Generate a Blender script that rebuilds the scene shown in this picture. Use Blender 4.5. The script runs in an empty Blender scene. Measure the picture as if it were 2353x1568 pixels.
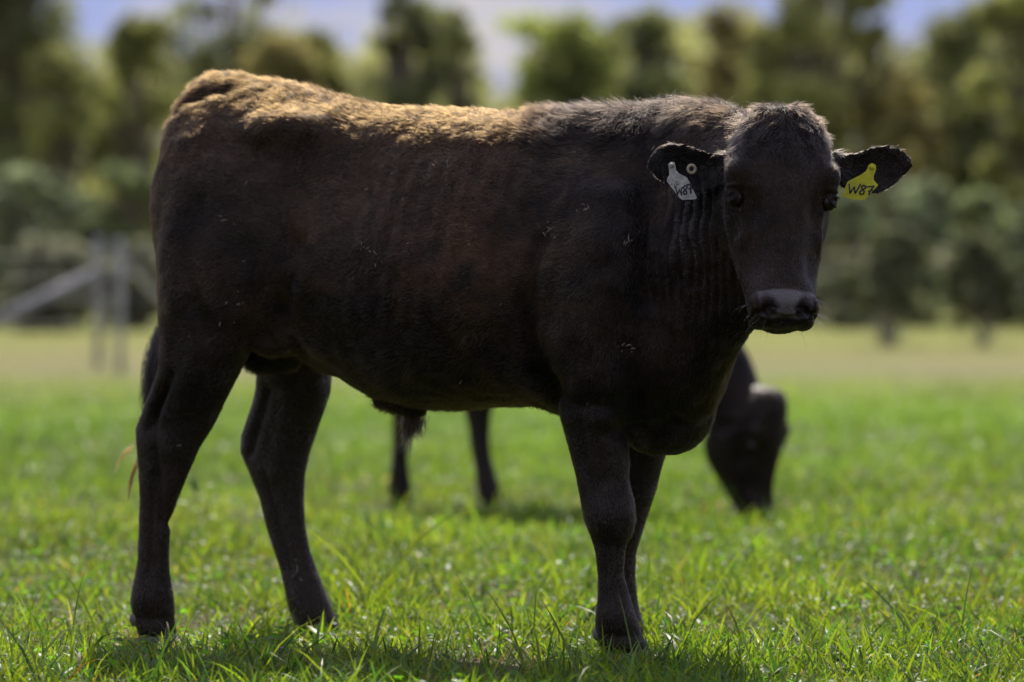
import bpy, math, random
import numpy as np
from mathutils import Vector
from mathutils.bvhtree import BVHTree

scene = bpy.context.scene
COL = scene.collection
# ---------------------------------------------------------------- camera
IMG_W, IMG_H = 2353.0, 1568.0
F_PX, HOR, CAM_H = 8383.0, 712.0, 0.80
cam_d = bpy.data.cameras.new('camera')
cam = bpy.data.objects.new('camera', cam_d)
COL.objects.link(cam)
cam_d.sensor_width = 36.0
cam_d.lens = 36.0 * F_PX / IMG_W
cam_d.clip_start = 0.1
cam_d.clip_end = 5000
cam.location = (0, 0, CAM_H)
cam.rotation_euler = (math.radians(90) - math.atan((784.0 - HOR) / F_PX), 0, 0)
cam_d.dof.use_dof = True
cam_d.dof.focus_distance = 8.05
cam_d.dof.aperture_fstop = cam_d.lens / 55.0
scene.camera = cam
# ---------------------------------------------------------------- world and sun
SUN_EL, SUN_AZ = 47.0, 3.0          # azimuth from +Y (straight behind the bull) towards +X
world = bpy.data.worlds.new('World')
scene.world = world
world.use_nodes = True
wn, wl = world.node_tree.nodes, world.node_tree.links
wn.clear()
wo = wn.new('ShaderNodeOutputWorld')
bg = wn.new('ShaderNodeBackground')
sky = wn.new('ShaderNodeTexSky')
sky.sky_type = 'NISHITA'
sky.sun_disc = False
sky.sun_elevation = math.radians(SUN_EL)
sky.sun_rotation = math.radians(SUN_AZ)
sky.air_density = 1.0
sky.dust_density = 0.4
sky.ozone_density = 4.0
tc = wn.new('ShaderNodeTexCoord')
mp = wn.new('ShaderNodeMapping')
mp.inputs['Scale'].default_value = (5.0, 5.0, 17.0)
mp.inputs['Location'].default_value = (0.35, 0.0, 0.6)
nz = wn.new('ShaderNodeTexNoise')
nz.inputs['Scale'].default_value = 2.2
nz.inputs['Detail'].default_value = 7
nz.inputs['Roughness'].default_value = 0.55
cr = wn.new('ShaderNodeValToRGB')
cr.color_ramp.elements[0].position = 0.44
cr.color_ramp.elements[1].position = 0.60
tint = wn.new('ShaderNodeMix')
tint.data_type = 'RGBA'
tint.blend_type = 'MULTIPLY'
tint.inputs[0].default_value = 1.0
tint.inputs[7].default_value = (0.58, 0.52, 0.80, 1)
mx = wn.new('ShaderNodeMix')
mx.data_type = 'RGBA'
mx.inputs[7].default_value = (6.4, 6.1, 6.3, 1)
wl.new(tc.outputs['Generated'], mp.inputs['Vector'])
wl.new(mp.outputs['Vector'], nz.inputs['Vector'])
wl.new(nz.outputs['Fac'], cr.inputs['Fac'])
wl.new(sky.outputs['Color'], tint.inputs[6])
wl.new(tint.outputs[2], mx.inputs[6])
wl.new(cr.outputs['Color'], mx.inputs[0])
sz = wn.new('ShaderNodeSeparateXYZ')
wl.new(tc.outputs['Generated'], sz.inputs[0])
zr = wn.new('ShaderNodeMapRange')
zr.interpolation_type = 'SMOOTHSTEP'
zr.inputs['From Min'].default_value = 0.12
zr.inputs['From Max'].default_value = 0.75
zr.inputs['To Min'].default_value = 0.85
zr.inputs['To Max'].default_value = 2.0
wl.new(sz.outputs['Z'], zr.inputs['Value'])
sc_ = wn.new('ShaderNodeVectorMath')
sc_.operation = 'SCALE'
wl.new(mx.outputs[2], sc_.inputs[0])
wl.new(zr.outputs[0], sc_.inputs['Scale'])
wl.new(sc_.outputs['Vector'], bg.inputs['Color'])
wl.new(bg.outputs['Background'], wo.inputs['Surface'])
bg.inputs['Strength'].default_value = 0.10
sun_d = bpy.data.lights.new('sun', 'SUN')
sun_d.energy = 5.0
sun_d.angle = math.radians(0.53)
sun_d.color = (1.0, 0.93, 0.80)
sun = bpy.data.objects.new('sun', sun_d)
COL.objects.link(sun)
_a, _e = math.radians(SUN_AZ), math.radians(SUN_EL)
SUN_DIR = Vector((math.sin(_a) * math.cos(_e), math.cos(_a) * math.cos(_e), math.sin(_e)))
sun.rotation_euler = SUN_DIR.to_track_quat('Z', 'Y').to_euler()
sun.location = SUN_DIR * 30
scene.view_settings.view_transform = 'Standard'
scene.view_settings.look = 'None'
scene.view_settings.exposure = 0.25
scene.view_settings.gamma = 1.0
scene.cycles.max_bounces = 8
scene.cycles.diffuse_bounces = 3
scene.cycles.transmission_bounces = 6
scene.cycles.transparent_max_bounces = 8
scene.cycles.use_denoising = True
scene.cycles_curves.shape = 'RIBBONS'

# ---------------------------------------------------------------- helpers
def IP(x, y, Y):
    """the point seen at photo position x, y (2353 wide) at depth Y"""
    return np.array([(x - 1176.5) / F_PX * Y, Y, CAM_H - (y - HOR) / F_PX * Y])

def link(o, parent=None):
    COL.objects.link(o)
    if parent is not None:
        o.parent = parent
    return o

def tag(o, label=None, cat=None, group=None, kind=None):
    if label: o['label'] = label
    if cat: o['category'] = cat
    if group: o['group'] = group
    if kind: o['kind'] = kind
    return o

def empty(name, loc, rz=0):
    o = bpy.data.objects.new(name, None)
    o.empty_display_size = 0.2
    o.location = loc
    o.rotation_euler = (0, 0, rz)
    return link(o)

def np_mesh(name, V, faces_flat, sizes, mat, parent=None, smooth=True, cols=None):
    """mesh from numpy arrays: verts, flat corner indices, face sizes"""
    V = np.ascontiguousarray(V, dtype=np.float32)
    me = bpy.data.meshes.new(name)
    me.vertices.add(len(V))
    me.vertices.foreach_set('co', V.ravel())
    ff = np.ascontiguousarray(faces_flat, dtype=np.int32)
    sz = np.ascontiguousarray(sizes, dtype=np.int32)
    me.loops.add(len(ff))
    me.loops.foreach_set('vertex_index', ff)
    me.polygons.add(len(sz))
    st = np.zeros(len(sz), dtype=np.int32)
    st[1:] = np.cumsum(sz)[:-1]
    me.polygons.foreach_set('loop_start', st)
    me.polygons.foreach_set('loop_total', sz)
    me.update(calc_edges=True)
    me.polygons.foreach_set('use_smooth', np.full(len(sz), smooth, dtype=bool))
    if cols is not None:
        a = me.color_attributes.new('tone', 'FLOAT_COLOR', 'POINT')
        c = np.ones((len(V), 4), dtype=np.float32)
        c[:, :3] = cols
        a.data.foreach_set('color', c.ravel())
    if mat is not None:
        me.materials.append(mat)
    me.validate()
    return link(bpy.data.objects.new(name, me), parent)

class MB:
    """collects shapes into one mesh"""
    def __init__(s): s.V, s.F, s.n = [], [], 0
    def add(s, V, F):
        V = np.asarray(V, dtype=float)
        s.V.append(V)
        s.F.extend([[i + s.n for i in f] for f in F])
        s.n += len(V)
    def rings(s, rings, cap=True):
        K = len(rings[0]); R = len(rings)
        V = np.concatenate(rings)
        F = []
        for i in range(R - 1):
            for j in range(K):
                k = (j + 1) % K
                F.append([i*K + j, i*K + k, (i+1)*K + k, (i+1)*K + j])
        if cap:
            c0, c1 = len(V), len(V) + 1
            V = np.vstack([V, rings[0].mean(0), rings[-1].mean(0)])
            for j in range(K):
                k = (j + 1) % K
                F.append([c0, k, j])
                F.append([c1, (R-1)*K + j, (R-1)*K + k])
        s.add(V, F)
    def tube(s, pts, rad, K=8):
        pts = [np.asarray(p, float) for p in pts]
        rs = []
        for i, p in enumerate(pts):
            d = pts[min(i+1, len(pts)-1)] - pts[max(i-1, 0)]
            d = d / (np.linalg.norm(d) + 1e-9)
            h = np.array([0, 0, 1.0]) if abs(d[2]) < 0.9 else np.array([1.0, 0, 0])
            a = np.cross(d, h); a /= np.linalg.norm(a)
            b = np.cross(d, a)
            t = np.arange(K) * 2 * math.pi / K
            r = rad[i] if hasattr(rad, '__len__') else rad
            rs.append(p + r * (np.outer(np.cos(t), a) + np.outer(np.sin(t), b)))
        s.rings(rs)
    def ellipsoid(s, c, r, axes=None, K=20, R=12):
        A = np.eye(3) if axes is None else np.array(axes)
        rs = []
        for i in range(1, R):
            ph = math.pi * i / R
            t = np.arange(K) * 2 * math.pi / K
            q = np.stack([r[0]*math.sin(ph)*np.cos(t), r[1]*math.sin(ph)*np.sin(t), np.full(K, r[2]*math.cos(ph))], 1)
            rs.append(np.asarray(c) + q @ A)
        s.rings(rs)
    def build(s, name, mat, parent=None, smooth=True, cols=None):
        V = np.vstack(s.V)
        return np_mesh(name, V, np.fromiter((i for f in s.F for i in f), dtype=np.int32),
                       np.array([len(f) for f in s.F]), mat, parent, smooth, cols)

def material(name, base=(0.2, 0.2, 0.2), rough=0.6, spec=0.5, attr=None, transl=0.0, tcol=None, noise=None, bump=0.0, sheen=0.0, metal=0.0):
    m = bpy.data.materials.new(name)
    m.use_nodes = True
    N, L = m.node_tree.nodes, m.node_tree.links
    p = N['Principled BSDF']
    out = N['Material Output']
    p.inputs['Base Color'].default_value = (*base, 1)
    p.inputs['Roughness'].default_value = rough
    p.inputs['Specular IOR Level'].default_value = spec
    p.inputs['Metallic'].default_value = metal
    if sheen:
        p.inputs['Sheen Weight'].default_value = sheen
    src = None
    if attr:
        a = N.new('ShaderNodeAttribute'); a.attribute_name = attr
        src = a.outputs['Color']
    if noise:
        sc, lo, hi = noise
        t = N.new('ShaderNodeTexCoord')
        n = N.new('ShaderNodeTexNoise'); n.inputs['Scale'].default_value = sc; n.inputs['Detail'].default_value = 6
        L.new(t.outputs['Object'], n.inputs['Vector'])
        r = N.new('ShaderNodeMapRange')
        r.inputs['From Min'].default_value = 0.3; r.inputs['From Max'].default_value = 0.7
        r.inputs['To Min'].default_value = lo; r.inputs['To Max'].default_value = hi
        L.new(n.outputs['Fac'], r.inputs['Value'])
        v = N.new('ShaderNodeVectorMath'); v.operation = 'SCALE'
        if src is not None: L.new(src, v.inputs[0])
        else: v.inputs[0].default_value = base
        L.new(r.outputs['Result'], v.inputs['Scale'])
        src = v.outputs['Vector']
        if bump:
            b = N.new('ShaderNodeBump'); b.inputs['Strength'].default_value = bump; b.inputs['Distance'].default_value = 0.01
            L.new(n.outputs['Fac'], b.inputs['Height']); L.new(b.outputs['Normal'], p.inputs['Normal'])
    if src is not None: L.new(src, p.inputs['Base Color'])
    if transl > 0:
        tr = N.new('ShaderNodeBsdfTranslucent')
        if src is not None:
            g = N.new('ShaderNodeVectorMath'); g.operation = 'MULTIPLY'
            g.inputs[1].default_value = tcol or (1, 1, 1)
            L.new(src, g.inputs[0]); L.new(g.outputs['Vector'], tr.inputs['Color'])
        else:
            tr.inputs['Color'].default_value = (*(tcol or base), 1)
        ms = N.new('ShaderNodeMixShader'); ms.inputs[0].default_value = transl
        L.new(p.outputs[0], ms.inputs[1]); L.new(tr.outputs[0], ms.inputs[2])
        L.new(ms.outputs[0], out.inputs['Surface'])
    return m

def vnoise(P, freq, seed=0):
    """smooth value noise in [-1,1] for points P (n,3)"""
    Q = np.asarray(P, float) * freq + 17.3 * (seed + 1)
    I = np.floor(Q).astype(np.int64); f = Q - I
    f = f * f * (3 - 2 * f)
    def h(a, b, c):
        n = (a * 73856093) ^ (b * 19349663) ^ (c * 83492791) ^ (seed * 2654435)
        n = (n ^ (n >> 13)) * 1274126177 & 0x7fffffff
        return (n & 0xffff) / 32767.5 - 1
    r = 0
    for dx in (0, 1):
        for dy in (0, 1):
            for dz in (0, 1):
                w = (f[:, 0] if dx else 1 - f[:, 0]) * (f[:, 1] if dy else 1 - f[:, 1]) * (f[:, 2] if dz else 1 - f[:, 2])
                r = r + w * h(I[:, 0] + dx, I[:, 1] + dy, I[:, 2] + dz)
    return r

def sstep(a, b, x):
    t = np.clip((x - a) / (b - a), 0, 1)
    return t * t * (3 - 2 * t)

def ground_z(X, Y):
    X = np.asarray(X, float); Y = np.asarray(Y, float)
    return 0.012 * np.sin(X * 1.9 + 0.7 * Y) * np.cos(Y * 1.3) + 0.010 * np.sin(X * 4.3 + 1.0) * np.sin(Y * 3.7)

def far_z(X, Y):
    return np.clip(np.asarray(Y, float) - 55, 0, 120) * (.010 + .005 / (1 + np.exp((np.asarray(X, float) + 3) / 2.0)))
#@@GROUND
# ---------------------------------------------------------------- ground
def build_ground():
    xs = np.unique(np.concatenate([np.linspace(-700, -12, 60), np.linspace(-12, 12, 161), np.linspace(12, 700, 60)]))
    ys = np.unique(np.concatenate([np.linspace(-60, 3, 12), np.linspace(3, 24, 141), np.linspace(24, 100, 60), np.linspace(100, 180, 30), np.linspace(190, 1500, 20)]))
    X, Y = np.meshgrid(xs, ys)
    fade = np.clip(1 - (Y - 20) / 30, 0, 1) * np.clip(1 - (np.abs(X) - 10) / 5, 0, 1)
    Z = ground_z(X, Y) * fade + far_z(X, Y)
    V = np.stack([X, Y, Z], -1).reshape(-1, 3)
    nx, ny = len(xs), len(ys)
    i = (np.arange(ny-1)[:, None] * nx + np.arange(nx-1)[None]).ravel()
    F = np.stack([i, i+1, i+nx+1, i+nx], 1)
    m = bpy.data.materials.new('pasture_soil')
    m.use_nodes = True
    N, L = m.node_tree.nodes, m.node_tree.links
    p = N['Principled BSDF']; p.inputs['Roughness'].default_value = 0.95; p.inputs['Specular IOR Level'].default_value = 0.1
    t = N.new('ShaderNodeTexCoord')
    sep = N.new('ShaderNodeSeparateXYZ'); L.new(t.outputs['Object'], sep.inputs[0])
    n1 = N.new('ShaderNodeTexNoise'); n1.inputs['Scale'].default_value = 0.22; n1.inputs['Detail'].default_value = 4
    mpg = N.new('ShaderNodeMapping'); mpg.inputs['Scale'].default_value = (1, 0.35, 1)
    L.new(t.outputs['Object'], mpg.inputs[0]); L.new(mpg.outputs[0], n1.inputs['Vector'])
    ad = N.new('ShaderNodeMath'); ad.operation = 'MULTIPLY_ADD'; ad.inputs[1].default_value = 26.0
    L.new(n1.outputs['Fac'], ad.inputs[0]); L.new(sep.outputs['Y'], ad.inputs[2])
    mr = N.new('ShaderNodeMapRange'); mr.inputs['From Min'].default_value = 13; mr.inputs['From Max'].default_value = 213
    L.new(ad.outputs[0], mr.inputs['Value'])
    c = N.new('ShaderNodeValToRGB'); e = c.color_ramp.elements
    e[0].position = 0.0; e[0].color = (0.075, 0.062, 0.040, 1)
    e[1].position = 0.09; e[1].color = (0.075, 0.095, 0.032, 1)
    for pos, colr in ((0.13, (0.14, 0.22, 0.035, 1)), (0.18, (0.17, 0.21, 0.05, 1)), (0.245, (0.19, 0.18, 0.080, 1)),
                      (0.31, (0.20, 0.195, 0.060, 1)), (0.37, (0.20, 0.215, 0.05, 1)), (0.9, (0.17, 0.19, 0.05, 1))):
        x = e.new(pos); x.color = colr
    L.new(mr.outputs['Result'], c.inputs['Fac'])
    n2 = N.new('ShaderNodeTexNoise'); n2.inputs['Scale'].default_value = 6; n2.inputs['Detail'].default_value = 8
    L.new(t.outputs['Object'], n2.inputs['Vector'])
    r2 = N.new('ShaderNodeMapRange'); r2.inputs['From Min'].default_value = .3; r2.inputs['From Max'].default_value = .7
    r2.inputs['To Min'].default_value = .55; r2.inputs['To Max'].default_value = 1.35
    L.new(n2.outputs['Fac'], r2.inputs['Value'])
    v = N.new('ShaderNodeVectorMath'); v.operation = 'SCALE'
    L.new(c.outputs['Color'], v.inputs[0]); L.new(r2.outputs['Result'], v.inputs['Scale'])
    L.new(v.outputs['Vector'], p.inputs['Base Color'])
    bp = N.new('ShaderNodeBump'); bp.inputs['Strength'].default_value = .6; bp.inputs['Distance'].default_value = .03
    L.new(n2.outputs['Fac'], bp.inputs['Height']); L.new(bp.outputs[0], p.inputs['Normal'])
    g = np_mesh('ground', V, F.ravel(), np.full(len(F), 4), m)
    tag(g, 'pasture soil sheet running from the foreground to the tree line', None, None, 'structure')

def blades(n, X, Y, length, width, lean, rng, segs, cols, base_z=None):
    """returns verts, flat faces, sizes, colours for n grass blades"""
    az = rng.uniform(0, 2*math.pi, n)
    faz = rng.uniform(0, 2*math.pi, n)
    z0 = ground_z(X, Y) - 0.004 if base_z is None else base_z
    P = np.zeros((n, segs + 1, 3))
    P[:, 0] = np.stack([X, Y, z0], 1)
    tilt0 = lean * rng.uniform(0.1, 0.7, n)
    curl = lean * rng.uniform(0.3, 1.6, n)
    for s in range(segs):
        th = np.clip(tilt0 + curl * ((s + 0.5) / segs), 0, 2.2)
        d = np.stack([np.sin(th)*np.cos(az), np.sin(th)*np.sin(az), np.cos(th)], 1)
        P[:, s+1] = P[:, s] + d * (length / segs)[:, None]
    P[:, 1:, 2] = np.maximum(P[:, 1:, 2], (z0 + 0.006)[:, None])
    W = np.stack([np.cos(faz), np.sin(faz), 0*faz], 1)
    nv = 2 * segs + 1
    V = np.zeros((n, nv, 3)); C = np.zeros((n, nv, 3))
    prof = [0.75, 1.0, 0.8, 0.5, .3][:segs] if segs > 2 else [0.9, 0.8]
    for s in range(segs):
        w = (width * prof[s] * 0.5)[:, None] * W
        V[:, 2*s] = P[:, s] - w
        V[:, 2*s+1] = P[:, s] + w
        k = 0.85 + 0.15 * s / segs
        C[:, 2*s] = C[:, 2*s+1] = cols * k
    V[:, -1] = P[:, -1]; C[:, -1] = cols
    b = (np.arange(n) * nv)[:, None]
    q = [np.concatenate([b+2*s, b+2*s+1, b+2*s+3, b+2*s+2], 1) for s in range(segs-1)]
    tri = np.concatenate([b+2*segs-2, b+2*segs-1, b+2*segs], 1)
    flat = np.concatenate([a.ravel() for a in q] + [tri.ravel()])
    sizes = np.concatenate([np.full(n*(segs-1), 4), np.full(n, 3)])
    return V.reshape(-1, 3), flat, sizes, C.reshape(-1, 3)

HOOVES = [(-.865, 8.78), (-.41, 9.0), (.262, 8.28), (.25, 8.62)]
def build_grass():
    rng = np.random.default_rng(5)
    mat = material('grass_blade', rough=0.45, spec=0.5, attr='tone', transl=0.55, tcol=(2.05, 2.1, 0.72))
    parts = []; off = 0
    bands = [(5.0, 7.2, 1800, 1.0), (7.2, 10.4, 9500, 1.0), (10.4, 14, 5200, 1.15), (14, 20, 2300, 1.5), (20, 30, 800, 2.2), (30, 44, 240, 3.2)]
    for (y0, y1, dens, ws) in bands:
        half = lambda y: y * 0.155 + 1.6
        area = (half(y0) + half(y1)) * (y1 - y0)
        n = int(area * dens)
        Y = rng.uniform(y0, y1, n)
        X = rng.uniform(-1, 1, n) * half(Y)
        P2 = np.stack([X, Y, 0*X], 1)
        # clumping: drop blades in thin places
        cl = vnoise(P2, 3.2, 3) * .6 + vnoise(P2, 9.0, 4) * .5
        keep = rng.uniform(0, 1, n) < np.clip(0.66 + 1.25 * cl, 0.04, 1)
        if y0 >= 20:
            keep &= rng.uniform(0, 1, n) < np.clip((46 - Y) / 16, 0, 1)
        X, Y, P2, cl = X[keep], Y[keep], P2[keep], cl[keep]
        n = len(X)
        hgt = 0.046 + 0.024 * vnoise(P2, 1.3, 7) + 0.055 * np.clip(vnoise(P2, 4.5, 8), 0, 1) + .02 * vnoise(P2, 11, 9)
        hgt = np.maximum(hgt, .018)
        length = hgt * rng.uniform(0.45, 1.7, n)
        if y0 < 11:
            for (hx, hy) in HOOVES:
                length *= 1 - .45 * np.exp(-(((X - hx)**2 + (Y - hy + .04)**2) / .02))
        tall = rng.uniform(0, 1, n) < 0.03
        length[tall] *= rng.uniform(1.5, 2.6, tall.sum())
        width = rng.uniform(0.0024, 0.0092, n) * ws
        width[tall] *= 1.25
        lean = rng.uniform(0.4, 2.3, n); lean[tall] = rng.uniform(.7, 2.1, tall.sum())
        base = np.array([0.120, 0.205, 0.024])
        yel = np.array([0.225, 0.270, 0.038]); drk = np.array([0.060, 0.128, 0.030]); dry = np.array([0.42, 0.34, 0.15]); blu = np.array([0.06, 0.15, 0.045])
        u = rng.uniform(0, 1, n)[:, None]
        pn = np.clip(vnoise(P2, 1.1, 11) * .5 + .5 + rng.normal(0, .25, n), 0, 1)[:, None]
        C = base * (1 - pn) + yel * pn
        C = np.where(u < 0.22, drk, C); C = np.where(u > 0.93, blu, C)
        drymask = rng.uniform(0, 1, n) < 0.09 + 0.28 * np.clip(vnoise(P2, 2.3, 12), 0, 1)
        C[drymask] = np.where(rng.uniform(0, 1, (drymask.sum(), 1)) < .2, np.array([.45, .20, .05]), dry) * rng.uniform(.4, 1.25, (drymask.sum(), 1))
        length[drymask] *= 0.6; lean[drymask] = rng.uniform(1.0, 1.9, drymask.sum())
        if y0 >= 14:      # further off the sward turns to a deeper, even green, then dries out
            k = sstep(13, 20, Y)[:, None] * 0.6
            C = C * (1 - k) + np.array([0.105, 0.195, 0.026]) * k
            k = sstep(27, 42, Y)[:, None]
            C = C * (1 - k) + np.array([0.19, 0.235, 0.055]) * k
        C = C * rng.uniform(0.55, 1.2, (n, 1)) * (1 + .28 * vnoise(P2, 2.1, 14) + .2 * vnoise(P2, .7, 15))[:, None]
        segs = 4 if y0 < 10 else (3 if y0 < 14 else 2)
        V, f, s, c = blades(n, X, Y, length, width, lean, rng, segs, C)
        parts.append((V, f + off, s, c)); off += len(V)
    V = np.concatenate([p[0] for p in parts]); f = np.concatenate([p[1] for p in parts])
    s = np.concatenate([p[2] for p in parts]); c = np.concatenate([p[3] for p in parts])
    g = np_mesh('grass', V, f, s, mat, cols=c)
    tag(g, 'lush bright green pasture grass with scattered dry blades covering the field', None, None, 'stuff')
    # low broad-leaved cover between the blades
    n = 24000
    Y = rng.uniform(6.5, 13, n); X = rng.uniform(-1, 1, n) * (Y * .147 + 1.2)
    P2 = np.stack([X, Y, 0*X], 1)
    keep = vnoise(P2, 2.6, 21) + rng.normal(0, .2, n) > 0.05
    X, Y = X[keep], Y[keep]; n = len(X)
    h = rng.uniform(0.008, 0.045, n); r = rng.uniform(0.003, 0.0095, n)
    nrm = np.stack([rng.normal(0, .45, n), rng.normal(0, .45, n), np.ones(n)], 1); nrm /= np.linalg.norm(nrm, axis=1)[:, None]
    a = np.cross(nrm, [0, 1.0, 0.1]); a /= np.linalg.norm(a, axis=1)[:, None]; b = np.cross(nrm, a)
    ctr = np.stack([X, Y, ground_z(X, Y) + h], 1)
    V = np.zeros((n, 6, 3))
    for k in range(6):
        t = k * math.pi / 3
        rr = r * (1.35 if k in (0, 3) else 1.0)
        V[:, k] = ctr + (a * math.cos(t) + b * math.sin(t)) * rr[:, None] + (nrm * 0.25 * r[:, None] if k % 3 else 0)
    C = np.array([0.06, 0.16, 0.02]) * rng.uniform(.6, 1.7, (n, 1)) + rng.uniform(0, .05, (n, 1)) * np.array([1, .5, 0])
    C = np.repeat(C, 6, 0)
    g = np_mesh('clover', V.reshape(-1, 3), np.arange(n*6), np.full(n, 6), mat, cols=C, smooth=False)
    tag(g, 'small round clover leaves growing low among the grass', None, None, 'stuff')
    # dead thatch on the soil
    n = 42000
    Y = rng.uniform(6.8, 12, n); X = rng.uniform(-1, 1, n) * (Y * .147 + 1.0)
    C = np.where(rng.uniform(0, 1, (n, 1)) < .25, np.array([0.50, 0.24, 0.08]), np.array([0.40, 0.33, 0.22])) * rng.uniform(.25, 1.3, (n, 1))
    V, f, s, c = blades(n, X, Y, rng.uniform(.02, .07, n), rng.uniform(.0015, .0035, n), rng.uniform(1.6, 2.2, n), rng, 2, C)
    mt = material('dead_grass', rough=.7, spec=.2, attr='tone', transl=.25)
    g = np_mesh('thatch', V, f, s, mt, cols=c)
    tag(g, 'dead brown grass litter lying on the soil between the blades', None, None, 'stuff')

def build_flowers():
    st = material('flower_stem', (0.07, 0.15, 0.03), .5)
    pet = material('violet_petal', (0.42, 0.24, 0.62), .6, transl=.4, tcol=(0.5, 0.3, 0.75))
    pal = material('pale_petal', (0.72, 0.66, 0.78), .6, transl=.4, tcol=(0.8, 0.75, 0.85))
    rng = random.Random(3)
    spots = [(622, 1476, 'v', 'tiny violet flower between the hind hooves, topmost bloom of its patch'),
             (580, 1492, 'v', 'tiny violet flower at the left end of the patch between the hind hooves'),
             (648, 1506, 'v', 'tiny violet flower lowest in the patch in front of the hind hooves'),
             (455, 1396, 'v', 'small violet flower just to the right of the bull\'s near hind hoof'),
             (1836, 1278, 'p', 'pale lilac flower head in grass right of the front legs, upper one of a pair'),
             (1892, 1312, 'p', 'pale lilac flower head in grass, lower one of the pair right of the front legs'),
             (1664, 1302, 'p', 'pale flower head standing alone nearest the front legs on their right'),
             (2228, 1232, 'p', 'pale lilac flower head standing far right in the pasture')]
    for (x, y, k, lab) in spots:
        top = 0.075 if k == 'p' else 0.045
        Y = F_PX * (CAM_H - top) / (y - HOR)
        X = (x - 1176.5) / F_PX * Y
        z0 = float(ground_z(X, Y))
        o = empty('wild_flower', (X, Y, z0))
        tag(o, lab, 'flower', 'small wild flowers in the pasture')
        mb = MB(); mb.tube([(0, 0, -.005), (.003, 0, top*.5), (0, .002, top)], [.0012, .001, .0008], 5)
        mb.build('stem', st, o)
        mb = MB()
        n = 5 if k == 'v' else 16
        for i in range(n):
            a = i * 2.4; el = .35 if k == 'v' else rng.uniform(-.2, 1.3)
            r = .0055 if k == 'v' else .0075
            d = np.array([math.cos(a)*math.cos(el), math.sin(a)*math.cos(el), math.sin(el)])
            e = np.cross(d, [0, 0, 1.0]); e /= np.linalg.norm(e)
            c = np.array([0, 0, top])
            nn = np.cross(d, e) * .0012
            mb.add([c, c + d*r*.6 + e*r*.42 + nn, c + d*r*1.15, c + d*r*.6 - e*r*.42 + nn], [[0, 1, 2, 3]])
        mb.build('petals', pet if k == 'v' else pal, o)

def build_stalks():
    m = material('stalk_green', (0.15, 0.26, 0.06), .5, transl=.5, tcol=(.25, .40, .08))
    rng = random.Random(8)
    for (x, yt, yb, lab, kind) in [(452, 1098, 1270, 'tall seeding grass stalk standing between the bull\'s hind legs', 's'),
                             (1345, 1262, 1345, 'single long pale grass blade leaning right beside the front leg', 'b'),
                             (858, 1378, 1540, 'tall broad grass blade standing in front below the belly', 'b'),
                             (725, 1410, 1530, 'broad grass blade beside the far hind hoof', 'b'),
                             (1446, 1462, 1590, 'upright blue-green grass blade right in front of the near front hoof', 'b')]:
        Y = F_PX * CAM_H / (yb - HOR)
        X = (x - 1176.5) / F_PX * Y
        H = (yb - yt) / F_PX * Y
        o = empty('grass_stalk', (X, Y, float(ground_z(X, Y))))
        tag(o, lab, 'grass stalk', 'tall stalks above the sward')
        if kind == 's':
            mb = MB(); mb.tube([(0, 0, 0), (.004, 0, H*.5), (-.004, 0, H*.9), (-.012, 0, H)], [.0028, .0022, .0014, .001], 6)
            mb.build('stem', m, o)
            mb = MB()
            for i in range(24):
                t = i / 24; a = i * 2.4
                c = np.array([-.004 - .012 * t, 0, H * (.80 + .2 * t)])
                d = np.array([math.cos(a), math.sin(a), .6]) * (.030 - .02 * t) * rng.uniform(.6, 1.3)
                mb.tube([c, c + d * .6, c + d + np.array([0, 0, -.004])], [.0012, .0028, .0006], 4)
            mb.build('seed_head', m, o)
            mb = MB()
            for (zz, dx) in ((.3, .06), (.5, -.07), (.72, .05)):
                c = np.array([0, 0, H * zz])
                pts = [c, c + (dx*.5, .01, .04), c + (dx, .02, .045), c + (dx*1.5, .02, .02)]
                w = [.003, .005, .004, .0005]
                V = []
                for p, ww in zip(pts, w): V += [p + np.array([0, ww, ww*.4]), p - np.array([0, ww, ww*.4])]
                mb.add(V, [[0, 1, 3, 2], [2, 3, 5, 4], [4, 5, 7, 6]])
            mb.build('leaf', m, o)
        else:
            mb = MB()
            lx = rng.uniform(.05, .3) * H
            for kx in range(2):
                V = []; n = 7
                for i in range(n + 1):
                    t = i / n; w = .0042 * (1 - t**3) * (1 if kx == 0 else .8)
                    hh = H if kx == 0 else H * .6
                    p = np.array([(lx if kx == 0 else -lx*1.3) * t * t + .006*kx, .01*t + .004*kx, hh * (t - .12 * t**3)])
                    V += [p + np.array([w, w*.4, 0]), p + np.array([-w, w*.3, 0])]
                mb.add(V, [[2*i, 2*i+1, 2*i+3, 2*i+2] for i in range(n)])
            mb.build('leaf', m, o)
#@@TREES
# ---------------------------------------------------------------- trees, shrubs, fence
BARK = material('bark', (0.20, 0.17, 0.13), .85, .2, noise=(3, .6, 1.3))
BARKP = material('pale_bark', (0.42, 0.40, 0.36), .8, .2, noise=(4, .7, 1.2))
LEAF = material('tree_leaves', rough=.55, spec=.3, attr='tone', transl=.5, tcol=(1.2, 1.2, .9))

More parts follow.
